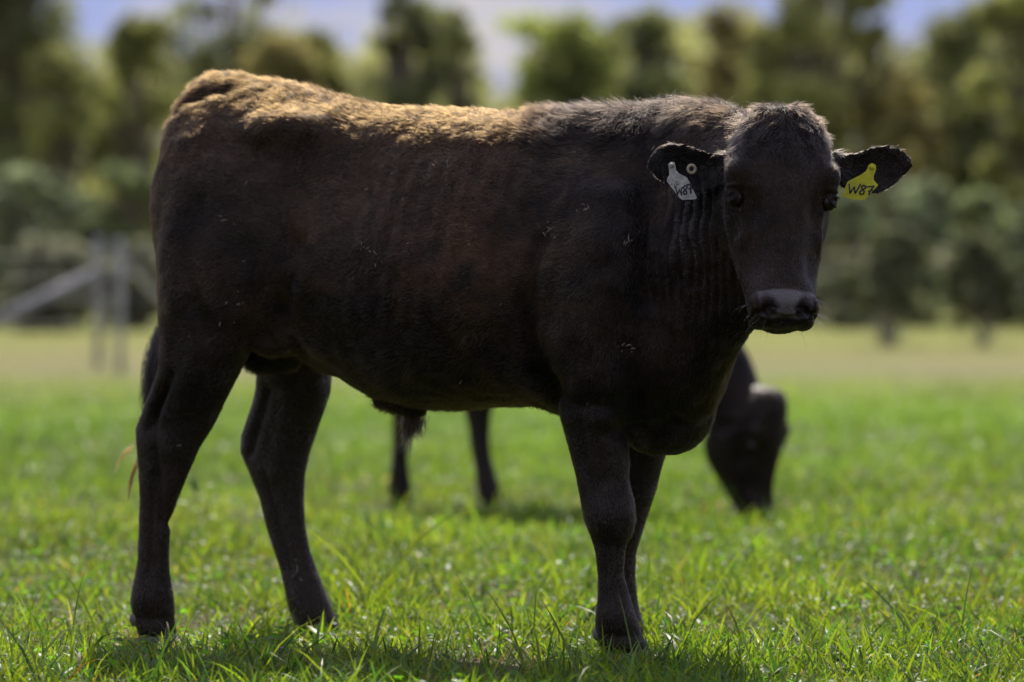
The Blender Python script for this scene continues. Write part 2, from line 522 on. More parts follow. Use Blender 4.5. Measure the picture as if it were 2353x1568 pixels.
def leaf_cloud(rng, centers, radii, n, size, col, var=.35):
    """n small leaf sprays spread over ellipsoid clumps -> verts, colours"""
    w = np.array([r[0]*r[2] for r in radii]); w = w / w.sum()
    k = rng.choice(len(centers), n, p=w)
    C = np.array(centers)[k]; R = np.array(radii)[k]
    d = rng.normal(0, 1, (n, 3)); d /= np.linalg.norm(d, axis=1)[:, None]
    rad = rng.uniform(0, 1, n) ** 0.45
    P = C + d * R * rad[:, None] * (1 + .25 * rng.normal(0, 1, (n, 1)))
    nrm = rng.normal(0, 1, (n, 3)); nrm /= np.linalg.norm(nrm, axis=1)[:, None]
    a = np.cross(nrm, rng.normal(0, 1, (n, 3))); a /= np.linalg.norm(a, axis=1)[:, None]
    b = np.cross(nrm, a)
    s = size * rng.uniform(.5, 1.3, (n, 1))
    V = np.stack([P + a*s, P + b*s*.45 + nrm*s*.1, P - a*s, P - b*s*.45 + nrm*s*.1], 1)
    tone = (1 + var * rng.normal(0, 1, len(centers)))[k].clip(.5, 1.7)[:, None] * rng.uniform(.7, 1.3, (n, 1))
    cc = np.array(col) * tone
    return V.reshape(-1, 3), np.repeat(cc, 4, 0)

def make_tree(name, x, top_y, hw_px, Y, lab, cat, group, col, seed, dens=1.0, kind='gum', base_low=0.25, bark=None, leaf=.14):
    rng = np.random.default_rng(seed)
    X = (x - 1176.5) / F_PX * Y
    zb = float(far_z(X, Y))
    H = CAM_H + (HOR - top_y) / F_PX * Y - zb
    hw = hw_px / F_PX * Y * (1.5 if kind == 'gum' else 1.1)
    o = empty(name, (X, Y, zb))
    tag(o, lab, cat, group)
    tb = MB()
    r0 = 0.028 * H + .03
    lean = rng.normal(0, .04, 2) * H
    tp = [np.array([lean[0]*t*t, lean[1]*t*t, -0.1 + H * .8 * t]) for t in np.linspace(0, 1, 6)]
    tb.tube(tp, list(np.linspace(r0, r0*.3, 6)), 8)
    cs, rs = [], []
    nc = int(34 + 22 * dens) if kind == 'gum' else 60
    for i in range(nc):
        t = rng.uniform(base_low, 1.0) ** .85
        a = rng.uniform(0, 2*math.pi)
        spread = hw * (0.85 if kind == 'gum' else 1.0) * math.sin(math.pi * min(1, (t - base_low + .16) / (1.24 - base_low))) ** .5
        q = rng.uniform(.1, 1.0) ** .7 * spread
        c = np.array([q*math.cos(a) + lean[0]*t*t, q*math.sin(a) + lean[1]*t*t, H * min(t, .95)])
        rr = hw * (rng.uniform(.10, .30) if kind == 'gum' else rng.uniform(.08, .26))
        cs.append(c); rs.append((rr * rng.uniform(.8, 1.5), rr, rr * rng.uniform(.6, 1.3)))
        st = tp[min(5, max(0, int(t * 5) - 1))]
        mid = (st + c) / 2 + np.array([0, 0, .06 * H * rng.uniform(-.5, 1)])
        tb.tube([st, mid, c], [r0*.32, r0*.2, r0*.07], 6)
    c = np.array([lean[0], lean[1], H * .93]); cs.append(c); rs.append((hw*.25, hw*.25, H*.06))
    tb.build('trunk', bark or BARK, o)
    n = int((11000 if kind == 'gum' else 6500) * dens)
    V, C = leaf_cloud(rng, cs, rs, n, leaf, col)
    np_mesh('crown', V, np.arange(len(V)), np.full(n, 4), LEAF, o, smooth=False, cols=C)
    return o

def build_trees():
    olive = (0.33, 0.34, 0.140); dark = (0.26, 0.28, 0.135); brown = (0.34, 0.305, 0.140); bright = (0.31, 0.35, 0.120)
    G = 'tall trees along the far side of the pasture'
    T = [(55, -190, 150, 104, 'tall dark tree filling the top left corner', dark, 1.6),
         (165, 120, 70, 100, 'low olive tree right beside the tall dark one in the top left corner', olive, .8),
         (312, 40, 78, 104, 'round-topped olive tree standing left of the bull\'s rump', olive, 1.2),
         (520, -130, 120, 112, 'tall airy tree with sky showing through, above the bull\'s tail head', dark, .55),
         (625, 70, 80, 105, 'brownish olive tree above the front of the bull\'s rump', brown, 1.1),
         (735, 60, 80, 108, 'rounded olive tree above the bull\'s loin', olive, 1.1),
         (925, -110, 90, 106, 'tall dark tree above the middle of the bull\'s back', dark, 1.1),
         (1068, 10, 50, 108, 'narrow dark tree left of the bright sky gap over the back', dark, .9),
         (1290, 25, 115, 102, 'broad bright green tree right of the sky gap, above the withers', bright, 1.5),
         (1490, 15, 85, 106, 'dark-crowned tree above the bull\'s neck', dark, 1.0),
         (1672, 20, 95, 108, 'loose brownish tree with sky holes just left of the bull\'s head', brown, .8),
         (1880, -170, 140, 104, 'tallest olive tree, rising above the bull\'s head', olive, 1.6),
         (2075, 150, 80, 102, 'low brownish tree under the open sky right of the head', brown, .9),
         (2230, 0, 110, 106, 'dark tree above and right of the yellow ear tag', dark, 1.3),
         (2365, -40, 90, 100, 'olive tree cut by the right edge of the frame', olive, 1.2)]
    for i, (x, ty, hw, Y, lab, col, d) in enumerate(T):
        make_tree('gum_tree', x, ty, hw, Y, lab, 'tree', G, col, 40 + i, d, base_low=.22)
    # distant woodland behind them: one mass
    rng = np.random.default_rng(77)
    cs, rs = [], []
    sil = np.array([(-900, 60), (0, 70), (150, 130), (200, 150), (300, 60), (390, 110), (480, 175), (560, 150), (640, 80), (800, 110), (950, 40), (1060, 60), (1110, 215), (1180, 225), (1230, 60), (1400, 50),
                    (1440, 110), (1560, 40), (1800, 10), (1980, 30), (2050, 160), (2150, 110), (2250, 30), (2353, 20), (3200, 60)], float)
    for i in range(2600):
        Y = rng.uniform(124, 148)
        X = rng.uniform(-45, 45)
        ix = 1176 + X * F_PX / Y
        H = CAM_H + (HOR - np.interp(ix, sil[:, 0], sil[:, 1])) / F_PX * Y
        z = 1.0 + (H - 1.4) * rng.uniform(0, 1) ** .85 + rng.normal(0, .25)
        cs.append((X, Y, z)); r = rng.uniform(.35, 1.15)
        rs.append((r * rng.uniform(.8, 1.4), r, r * rng.uniform(.6, 1.2)))
    V, C = leaf_cloud(rng, cs, rs, 250000, .21, (.33, .335, .155), .45)
    mb = np_mesh('woodland', V, np.arange(len(V)), np.full(len(V)//4, 4), LEAF, smooth=False, cols=C)
    tag(mb, 'dense far-off olive woodland closing the pasture behind the taller trees', None, None, 'stuff')
    # shrubs
    GS = 'grey-green shrubs in front of the tree line'
    gg = (0.25, 0.29, 0.20); g2 = (.20, .24, .13); g3 = (.26, .265, .21)
    S = [(40, 395, 110, 84, 'grey-green shrub at the left edge above the fence stay', gg),
         (165, 410, 85, 86, 'grey-green shrub right behind the two fence posts', gg),
         (300, 385, 90, 84, 'grey-green shrub touching the left outline of the bull\'s thigh', g2),
         (120, 560, 100, 78, 'low pale shrub under the fence wires at left', g3),
         (310, 570, 80, 80, 'low pale shrub between fence post and the bull\'s thigh', g3),
         (1965, 430, 80, 90, 'grey-green shrub right of the bull\'s face', gg),
         (2110, 415, 95, 92, 'wide grey-green shrub below the yellow-tagged ear', gg),
         (2290, 440, 95, 90, 'grey-green shrub near the right edge of the frame', g2),
         (2380, 470, 70, 86, 'grey-green shrub cut by the right edge', gg),
         (1930, 590, 60, 88, 'low grey shrub beside the bull\'s muzzle', g3)]
    for i, (x, ty, hw, Y, lab, col) in enumerate(S):
        make_tree('shrub', x, ty, hw, Y, lab, 'shrub', GS, col, 140 + i, .8, 'shrub', .02, leaf=.11)
    for i, (x, ty, hw, lab) in enumerate([(2040, 520, 85, 'young tree on a pale thin trunk right of the muzzle'),
                                         (2258, 540, 80, 'young tree with a dark narrow base near the right edge')]):
        make_tree('young_tree', x, ty, hw, 68, lab, 'tree', 'two young trees standing in the pasture', (.15, .165, .10), 180 + i, .8, 'shrub', .16, BARKP, leaf=.10)

def build_fence():
    wood = material('weathered_wood', (.40, .39, .40), .8, .2, noise=(9, .6, 1.25))
    woodd = material('dark_weathered_wood', (.20, .20, .22), .8, .2, noise=(9, .6, 1.25))
    wire = material('fence_wire', (.35, .35, .36), .45, .5, metal=.8)
    Y = 45.3
    def W(x, y, YY=Y): return IP(x, y, YY)
    o = empty('wire_fence', tuple(W(275, 860)[:2]) + (0,))
    o['tmp'] = 1
    base = np.array(o.location)
    tag(o, 'weathered grey wooden fence corner with two posts, slanting stays and wires, left of the bull', 'fence')
    for (x, yt, YY, r) in ((275, 548, 45.3, .050), (226, 545, 50.5, .058)):
        b = np.array([(x-1176.5)/F_PX*YY, YY, -.2]); t = W(x, yt, YY)
        mb = MB(); mb.tube([b-base, (b+t)/2-base+(.01, 0, 0), t-base-(0, 0, .01), t-base], [r, r*.97, r*.95, r*.7], 10)
        mb.build('post', wood, o)
    a = W(228, 622, 50.4); e = W(-160, 815, 48.5)
    mb = MB(); mb.tube([a-base, (a+e)/2-base, e-base], [.075, .08, .085], 10); mb.build('stay', woodd, o)
    a = W(278, 600, 45.4); e = W(470, 790, 50)
    mb = MB(); mb.tube([a-base, (a+e)/2-base, e-base], [.045, .045, .05], 8); mb.build('stay', wood, o)
    p0 = W(229, 575, 50.5); 
    for (z0, zz) in ((1.55, 1.55), (1.25, 1.25), (.95, .95), (.6, .6)):
        a = np.array([p0[0], 50.42, z0]); b = np.array([(275-1176.5)/F_PX*45.3, 45.38, zz])
        l = np.array([-14, 47.0, zz]); r = np.array([2.0, 52.0, zz])
        mb = MB()
        for (s, q) in ((a, b), (a, l), (b, r)):
            mid = (s+q)/2 - (0, 0, .02)
            mb.tube([s-base, mid-base, q-base], .006, 5)
        mb.build('wire', wire, o)
    del o['tmp']
#@@CATTLE
# ---------------------------------------------------------------- cattle
TH = math.radians(24)
HC = np.array([-.79, 8.965])        # ground point under the bull's hips
UF = np.array([math.cos(TH), -math.sin(TH)])
UN = np.array([-math.sin(TH), -math.cos(TH)])

def from_img(x, y, v=0.0):
    """photo position + lateral offset v -> bull's own metres (u forward, v to its near side, z up)"""
    k = (x - 1176.5) / F_PX
    u = (-HC[0] - UN[0]*v + k * (HC[1] + UN[1]*v)) / (UF[0] - k * UF[1])
    Y = HC[1] + UF[1]*u + UN[1]*v
    return np.array([u, v, CAM_H - (y - HOR) / F_PX * Y])

def world_to_bull(p):
    d = np.array(p[:2]) - HC
    return np.array([d @ UF, d @ UN, p[2]])

def super_ring(c, A, B, ra, rb_up, rb_dn, e_up=2.3, e_dn=2.3, K=40, wtop=1.0):
    """superellipse in the plane of A (sideways) and B (up)"""
    t = np.arange(K) * 2 * math.pi / K
    ct, st = np.cos(t), np.sin(t)
    e = np.where(st >= 0, e_up, e_dn)
    x = np.sign(ct) * np.abs(ct) ** (2/e) * ra
    y = np.sign(st) * np.abs(st) ** (2/e) * np.where(st >= 0, rb_up, rb_dn)
    x = x * np.where(st >= 0, 1 - (1-wtop) * np.abs(st), 1)
    return np.asarray(c) + np.outer(x, A) + np.outer(y, B)

def torso_rings():
    # x, top y, bottom y, half width, height share of widest part, exp top, exp bottom
    S = [(405, 275, 420, .045, .5, 2, 2, 1),
         (418, 238, 520, .100, .45, 2, 2, .9),
         (440, 205, 640, .145, .45, 2, 2, .85),
         (475, 180, 740, .185, .50, 2.0, 2.2, .72),
         (530, 172, 800, .225, .50, 1.95, 2.2, .74),
         (610, 174, 810, .245, .50, 1.95, 2.2, .76),
         (700, 193, 830, .250, .50, 1.95, 2.2, .80),
         (790, 219, 872, .260, .48, 2.0, 2.2, .82),
         (880, 238, 915, .280, .45, 2.0, 2.2, .82),
         (970, 246, 938, .295, .44, 2.0, 2.2, .82),
         (1060, 252, 940, .305, .44, 2.0, 2.2, .80),
         (1150, 256, 932, .300, .45, 2.2, 2.2, .82),
         (1240, 256, 936, .285, .46, 2.1, 2.2, .78),
         (1330, 249, 960, .265, .46, 2.0, 2.2, .70),
         (1420, 243, 1010, .250, .45, 2.0, 2.3, .62),
         (1500, 240, 1040, .225, .45, 2.0, 2.3, .60),
         (1570, 245, 1020, .195, .45, 2.0, 2.2, .62),
         (1622, 300, 975, .150, .45, 2.0, 2.0, .7),
         (1652, 480, 900, .085, .45, 2.0, 2.0, .9)]
    out = []
    for (x, yt, yb, hw, zm, et, eb, wt) in S:
        a = from_img(x, yt); b = from_img(x, yb)
        zc = b[2] + (a[2]-b[2]) * zm
        out.append(super_ring((a[0], 0, zc), (0, 1, 0), (0, 0, 1), hw, a[2]-zc, zc-b[2], et, eb, wtop=wt))
    return out

# (y, rear x, front x, lateral centre, lateral half width)
LEG = {
 'nh': [(330, 470, 600, .10, .08), (430, 395, 650, .14, .115), (540, 362, 672, .155, .125), (640, 362, 665, .165, .12), (720, 366, 630, .17, .11), (790, 372, 585, .175, .095), (850, 370, 550, .18, .08),
        (900, 352, 524, .18, .065), (950, 328, 501, .18, .053), (985, 313, 484, .18, .048), (1030, 316, 456, .18, .043), (1090, 320, 430, .18, .038),
        (1150, 322, 406, .18, .033), (1210, 321, 390, .18, .031), (1290, 317, 386, .18, .031), (1340, 309, 391, .18, .037), (1385, 302, 397, .18, .042),
        (1420, 307, 400, .18, .040), (1452, 318, 402, .18, .040), (1466, 322, 400, .18, .036)],
 'fh': [(480, 500, 660, -.11, .09), (600, 520, 740, -.14, .11), (700, 560, 764, -.15, .11), (800, 585, 766, -.16, .10), (860, 594, 758, -.17, .085), (900, 590, 755, -.17, .07), (950, 574, 741, -.17, .056),
        (1000, 556, 724, -.17, .048), (1040, 553, 711, -.17, .044), (1090, 575, 700, -.17, .040), (1150, 598, 697, -.17, .034), (1210, 612, 701, -.17, .032),
        (1260, 628, 710, -.17, .032), (1310, 645, 727, -.17, .033), (1365, 657, 748, -.17, .040), (1405, 667, 764, -.17, .041), (1435, 682, 779, -.17, .039), (1458, 694, 788, -.17, .036)],
 'nf': [(420, 1350, 1500, .12, .09), (540, 1300, 1530, .15, .12), (660, 1275, 1530, .165, .125), (780, 1262, 1515, .17, .12), (860, 1262, 1492, .17, .105), (920, 1272, 1468, .17, .088), (960, 1284, 1452, .17, .075), (1000, 1298, 1443, .17, .064),
        (1050, 1312, 1438, .17, .054), (1100, 1325, 1445, .17, .050), (1150, 1334, 1456, .17, .050), (1190, 1343, 1460, .17, .050), (1230, 1357, 1453, .17, .045),
        (1270, 1368, 1441, .17, .036), (1320, 1374, 1438, .17, .033), (1370, 1374, 1447, .17, .036), (1410, 1371, 1460, .17, .044), (1450, 1367, 1473, .17, .047), (1480, 1374, 1486, .17, .045), (1500, 1386, 1490, .17, .042)],
 'ff': [(760, 1370, 1560, -.12, .10), (880, 1390, 1570, -.13, .09), (960, 1400, 1555, -.13, .075), (1020, 1415, 1538, -.13, .062), (1060, 1415, 1526, -.13, .055), (1100, 1412, 1515, -.13, .049), (1140, 1409, 1504, -.13, .048), (1180, 1402, 1490, -.13, .046),
        (1220, 1396, 1477, -.13, .040), (1270, 1394, 1462, -.13, .034), (1330, 1396, 1460, -.13, .032), (1390, 1392, 1467, -.13, .040), (1430, 1392, 1478, -.13, .042), (1458, 1398, 1486, -.13, .040), (1475, 1404, 1486, -.13, .038)]}

def leg_rings(key):
    out = []
    for (y, xr, xf, v, hw) in LEG[key]:
        a = from_img(xr, y, v); b = from_img(xf, y, v)
        ra = (b[0]-a[0]) / 2
        # the lateral half width shows too, seen at 24 degrees
        ra = math.sqrt(max((ra*ra) - (hw*math.tan(TH))**2, (ra*.75)**2))
        c = (a + b) / 2
        out.append(super_ring(c, (0, 1, 0), (1, 0, 0), hw, ra, ra, 2.2, 2.2, K=28))
    return out

def hoof_frame(key):
    y, xr, xf, v, hw = LEG[key][-1]
    a = from_img(xr, y, v); b = from_img(xf, y, v)
    return (a[0], b[0], v, a[2])

def head_parts(mb, O, Fv, S, U):
    """head built in its own frame: O = top of the poll, Fv forward, S sideways, U up along the face"""
    O, Fv, S, U = map(np.asarray, (O, Fv, S, U))
    R = [(248, 50, .022, -.050), (253, 68, .036, -.085), (272, 86, .050, -.115), (305, 104, .058, -.150), (345, 119, .063, -.185), (395, 126, .064, -.225),
         (445, 127, .064, -.255), (495, 119, .060, -.270), (550, 106, .056, -.255), (600, 94, .053, -.215), (640, 86, .055, -.175),
         (675, 80, .062, -.140), (705, 77, .064, -.112), (730, 70, .056, -.090), (745, 55, .040, -.072), (751, 36, .020, -.055)]
    rings = []
    for (y, hwp, fr, bk) in R:
        l = (y - 247) / 1003.0
        hw = hwp / 1055.0
        mid = fr - (fr - bk) * .42
        c = O - U * l + Fv * mid
        t = np.arange(40) * 2 * math.pi / 40
        ct, st = np.cos(t), np.sin(t)
        e = np.where(st >= 0, np.interp(y, [345, 445, 540, 640, 690], [2.3, 2.05, 1.65, 1.8, 2.4]), 2.1)
        xx = np.sign(ct) * np.abs(ct) ** (2/e) * hw * np.where(st < 0, 1 - .35 * st * st, 1)
        yy = np.sign(st) * np.abs(st) ** (2/e) * np.where(st >= 0, fr - mid, mid - bk)
        rings.append(c + np.outer(xx, S) + np.outer(yy, Fv))
    mb.rings(rings)
    def hp(sx, l, f): return O + S * sx - U * l + Fv * f
    for s in (-1, 1):
        mb.ellipsoid(hp(s*.093, .165, .004), (.031, .034, .044), (S, Fv, U))         # brow
        mb.ellipsoid(hp(s*.064, .285, -.07), (.038, .080, .085), (S, Fv, U))            # cheek
        mb.ellipsoid(hp(s*.047, .468, .026), (.029, .034, .034), (S, Fv, U))           # muzzle wing
        mb.ellipsoid(hp(s*.046, .488, .002), (.026, .05, .020), (S, Fv, U))
    mb.ellipsoid(hp(0, .472, .050), (.047, .024, .032), (S, Fv, U))                    # nose pad
    mb.ellipsoid(hp(0, .500, .014), (.036, .040, .013), (S, Fv, U))                    # chin
    mb.ellipsoid(hp(0, .028, -.045), (.078, .055, .034), (S, Fv, U))                  # poll
    for s in (-1, 1):                                                                  # eyelids
        c = hp(s*.1020, .218, .003); n = S*s*.80 + Fv*.60; a = Fv*.80 - S*s*.60
        for (ph, rr) in ((.44, .0072), (-.56, .0056)):
            pts = []
            for t in np.linspace(-1, 1, 11):
                th = t * 1.15; p = ph * (1 - abs(t)**2.2)
                pts.append(c + .0190 * (math.cos(p)*math.cos(th)*n + math.cos(p)*math.sin(th)*a + math.sin(p)*U))
            mb.tube(pts, [rr*(.8 + .2*math.sin(math.pi*i/10)) for i in range(11)], 8)

def ear(mb, root, axis, up, fwd, L, H, drop=0.0):
    """leaf-shaped cupped ear"""
    n, m = 40, 21
    root, axis, up, fwd = map(np.asarray, (root, axis, up, fwd))
    sgrid = np.linspace(0, 1, n)
    ker = np.array([1, 2, 3, 2, 1]) / 9.0
    def prof(ys):
        y = np.interp(sgrid, [0, .12, .3, .5, .7, .85, .95, 1], ys)
        for _ in range(4):
            z = np.convolve(np.pad(y, 2, 'edge'), ker, 'valid'); y[1:-3] = z[1:-3]
        return y
    prof_t = prof([.32, .30, .38, .50, .52, .42, .24, .04])
    prof_b = prof([.40, .48, .58, .58, .46, .30, .16, .04])
    rnd = np.sqrt(np.clip(1 - ((sgrid - .78) / .22).clip(0) ** 2, .01, 1))
    prof_t *= rnd ** .5; prof_b *= rnd ** .5
    fr, bk = [], []
    for i, s in enumerate(sgrid):
        a, b = [], []
        for j in range(m):
            t = -1 + 2 * j / (m - 1)
            off = (prof_t[i] if t > 0 else prof_b[i]) * t * H
            cup = (t * t) * .032 * math.sin(math.pi * min(1, s + .15)) ** .8 - .020 * math.sin(math.pi * s)
            p = root + axis * (L * s) + up * (off - drop * s * s) + fwd * cup
            th = .0062 + .009 * (1 - s) ** 2 * (1 - t*t)
            edge = max(.6, 1 - t ** 6) 
            a.append(p + fwd * th * edge); b.append(p - fwd * th * edge)
        fr.append(a); bk.append(b)
    rings = [np.array(fr[i] + bk[i][::-1]) for i in range(n)]
    mb.rings(rings)

def remesh(mb, voxel):
    o = mb.build('tmp_body', None)
    md = o.modifiers.new('r', 'REMESH'); md.mode = 'VOXEL'; md.voxel_size = voxel; md.adaptivity = 0
    dg = bpy.context.evaluated_depsgraph_get()
    me = bpy.data.meshes.new_from_object(o.evaluated_get(dg))
    old = o.data
    bpy.data.objects.remove(o); bpy.data.meshes.remove(old)
    n = len(me.vertices)
    V = np.zeros(n*3, dtype=np.float32); me.vertices.foreach_get('co', V)
    E = np.zeros(len(me.edges)*2, dtype=np.int32); me.edges.foreach_get('vertices', E)
    return me, V.reshape(-1, 3).astype(float), E.reshape(-1, 2)

def smooth(V, E, it, w):
    n = len(V)
    deg = np.bincount(E.ravel(), minlength=n).clip(1)[:, None]
    w = np.asarray(w)[:, None] if hasattr(w, '__len__') else w
    for k in range(it):
        A = np.stack([np.bincount(E[:, 0], V[E[:, 1], c], n) + np.bincount(E[:, 1], V[E[:, 0], c], n) for c in range(3)], 1)
        V = V + w * (A / deg - V)
    return V

def normals(me, V):
    me.vertices.foreach_set('co', V.astype(np.float32).ravel()); me.update()
    N = np.zeros(len(V)*3, dtype=np.float32)
    me.vertex_normals.foreach_get('vector', N)
    return N.reshape(-1, 3).astype(float)

def gauss(V, c, r, axes=None):
    d = V - np.asarray(c)
    if axes is not None: d = d @ np.array(axes).T
    d = d / np.asarray(r)
    return np.exp(-(d * d).sum(1))

def polydist(V, pts):
    """distance of V to a polyline and the parameter along it"""
    best = np.full(len(V), 1e9)
    for a, b in zip(pts[:-1], pts[1:]):
        a, b = np.asarray(a), np.asarray(b)
        ab = b - a
        t = np.clip(((V - a) @ ab) / (ab @ ab), 0, 1)
        best = np.minimum(best, np.linalg.norm(V - (a + t[:, None]*ab), axis=1))
    return best

def head_detail(V, me, O, Fv, S, U, E):
    O, Fv, S, U = map(np.asarray, (O, Fv, S, U))
    def hp(sx, l, f): return O + S * sx - U * l + Fv * f
    ax = (S, Fv, U)
    near = np.linalg.norm(V - hp(0, .25, 0), axis=1) < .36
    N = normals(me, V)
    D = np.zeros(len(V))
    for s in (-1, 1):
        ey = hp(s*.121, .216, .010)
        D -= .005 * gauss(V, ey, (.024, .024, .014), ax)                  # socket
        D += .008 * gauss(V, hp(s*.118, .196, .016), (.022, .028, .008), ax)
        D += .005 * gauss(V, hp(s*.108, .165, .026), (.022, .030, .020), ax)   # upper lid / brow
        D += .004 * gauss(V, hp(s*.116, .238, .014), (.018, .020, .006), ax)
        D -= .016 * gauss(V, hp(s*.074, .258, .040), (.018, .03, .045), ax)
        D += .003 * gauss(V, hp(s*.100, .150, .030), (.030, .04, .030), ax)
        D += .006 * gauss(V, hp(s*.092, .245, .03), (.012, .03, .012), ax)
        D += .005 * gauss(V, hp(s*.036, .27, .060), (.012, .03, .07), ax)  # hollow beside nose bridge
        D -= .010 * gauss(V, hp(s*.066, .37, .03), (.020, .05, .045), ax)
        D -= .009 * gauss(V, hp(s*.055, .125, .05), (.022, .05, .03), ax)
        D += .006 * gauss(V, hp(s*.090, .31, .02), (.014, .04, .05), ax)
        D -= .007 * gauss(V, hp(s*.112, .29, -.03), (.03, .03, .04), ax)
        D += .004 * gauss(V, hp(s*.085, .30, .0), (.006, .05, .07), ax)     # face crest
        # nostril: comma shape
        D -= .034 * gauss(V, hp(s*.041, .478, .070), (.0105, .035, .0125), ax)
        D -= .022 * gauss(V, hp(s*.033, .489, .070), (.013, .035, .0070), ax)
        D -= .016 * gauss(V, hp(s*.0485, .464, .066), (.006, .035, .012), ax)
        D += .006 * gauss(V, hp(s*.060, .478, .050), (.008, .03, .02), ax)  # wing
    D += .005 * gauss(V, hp(0, .30, .06), (.022, .04, .10), ax)
    D += .005 * gauss(V, hp(0, .444, .075), (.036, .03, .010), ax)
    # mouth line
    q = (V - O) @ np.array(ax).T
    l = -q[:, 2]
    line = .503 + .006 * np.cos(q[:, 0] / .045 * math.pi) - .010 * np.clip(np.abs(q[:, 0]) - .04, 0, 1) / .03
    back = np.clip((q[:, 1] + .04) / .04, 0, 1)
    D -= .011 * np.exp(-((l - line) / .0035) ** 2) * back * (np.abs(q[:, 0]) < .08)
    D -= .005 * np.exp(-((q[:, 0]) / .004) ** 2) * np.exp(-((l - .492) / .010) ** 2) * back
    V = V + N * (D * near)[:, None]
    D2 = (.0014 * vnoise(V, 26, 61) + .0008 * vnoise(V, 60, 62)) * near * (1 + 1.4 * np.clip(1 - l / .16, 0, 1))
    V = V + N * D2[:, None]
    w = near * (.22)
    V = smooth(V, E, 2, w)
    return V

def head_masks(V, O, Fv, S, U):
    q = (V - np.asarray(O)) @ np.array((S, Fv, U)).T
    l = -q[:, 2]
    nose = sstep(.060, .050, np.abs(q[:, 0]) - .006*np.cos((l-.45)*60)) * sstep(.440, .448, l) * sstep(.503, .497, l) * sstep(.015, .03, q[:, 1])
    for s in (-1, 1):
        g = np.exp(-(((q[:, 0] - s*.042) / .012) ** 2 + ((l - .480) / .013) ** 2)) + np.exp(-(((q[:, 0] - s*.033) / .012) ** 2 + ((l - .490) / .007) ** 2))
        nose = nose * (1 - np.clip(1.5 * g, 0, 1))
    return nose, q

def pad_zone(me, HEAD, flip):
    O, Fv, S, U = HEAD
    V = np.zeros(len(me.vertices)*3, dtype=np.float32); me.vertices.foreach_get('co', V); V = V.reshape(-1, 3) * flip
    q = (V - O) @ np.array((S, Fv, U)).T
    l = -q[:, 2]
    return sstep(.062, .052, np.abs(q[:, 0])) * sstep(.440, .448, l) * sstep(.500, .494, l) * sstep(.015, .03, q[:, 1])

def skin_material():
    m = bpy.data.materials.new('hide')
    m.use_nodes = True
    N, L = m.node_tree.nodes, m.node_tree.links
    p = N['Principled BSDF']
    a = N.new('ShaderNodeAttribute'); a.attribute_name = 'tone'
    b = N.new('ShaderNodeAttribute'); b.attribute_name = 'nose'
    t = N.new('ShaderNodeTexCoord')
    n = N.new('ShaderNodeTexNoise'); n.inputs['Scale'].default_value = 90; n.inputs['Detail'].default_value = 5
    L.new(t.outputs['Object'], n.inputs['Vector'])
    vo = N.new('ShaderNodeTexVoronoi'); vo.inputs['Scale'].default_value = 220
    L.new(t.outputs['Object'], vo.inputs['Vector'])
    mxh = N.new('ShaderNodeMix'); L.new(b.outputs['Fac'], mxh.inputs[0]); L.new(n.outputs['Fac'], mxh.inputs[2]); L.new(vo.outputs['Distance'], mxh.inputs[3])
    bp = N.new('ShaderNodeBump'); bp.inputs['Strength'].default_value = .5; bp.inputs['Distance'].default_value = .003
    L.new(mxh.outputs[0], bp.inputs['Height']); L.new(bp.outputs[0], p.inputs['Normal'])
    mc = N.new('ShaderNodeMix'); mc.data_type = 'RGBA'; mc.inputs[7].default_value = (.078, .068, .068, 1)
    L.new(b.outputs['Fac'], mc.inputs[0]); L.new(a.outputs['Color'], mc.inputs[6]); L.new(mc.outputs[2], p.inputs['Base Color'])
    r = N.new('ShaderNodeMapRange'); r.inputs['To Min'].default_value = .5; r.inputs['To Max'].default_value = .42
    L.new(b.outputs['Fac'], r.inputs['Value']); L.new(r.outputs[0], p.inputs['Roughness'])
    sp = N.new('ShaderNodeMapRange'); sp.inputs['To Min'].default_value = .12; sp.inputs['To Max'].default_value = .4
    L.new(b.outputs['Fac'], sp.inputs['Value']); L.new(sp.outputs[0], p.inputs['Specular IOR Level'])
    return m

def fur_material():
    m = bpy.data.materials.new('coat_hair')
    m.use_nodes = True
    N, L = m.node_tree.nodes, m.node_tree.links
    N.remove(N['Principled BSDF'])
    a = N.new('ShaderNodeAttribute'); a.attribute_name = 'tone'
    h = N.new('ShaderNodeBsdfHairPrincipled')
    h.parametrization = 'COLOR'
    h.inputs['Roughness'].default_value = .38
    h.inputs['Radial Roughness'].default_value = .6
    h.inputs['Coat'].default_value = 0.0
    h.inputs['IOR'].default_value = 1.46
    L.new(a.outputs['Color'], h.inputs['Color'])
    L.new(h.outputs[0], N['Material Output'].inputs['Surface'])
    return m

def hair_object(name, P, rad, tone, mat, parent):
    """P (n,k,3) strands, rad (n,k), tone (n,3)"""
    n, k = P.shape[:2]
    cv = bpy.data.hair_curves.new(name)
    cv.add_curves([k] * n)
    cv.attributes['position'].data.foreach_set('vector', P.astype(np.float32).ravel())
    if 'radius' not in cv.attributes: cv.attributes.new('radius', 'FLOAT', 'POINT')
    cv.attributes['radius'].data.foreach_set('value', rad.astype(np.float32).ravel())
    a = cv.attributes.new('tone', 'FLOAT_COLOR', 'CURVE')
    c = np.ones((n, 4), dtype=np.float32); c[:, :3] = tone
    a.data.foreach_set('color', c.ravel())
    cv.materials.append(mat)
    return link(bpy.data.objects.new(name, cv), parent)

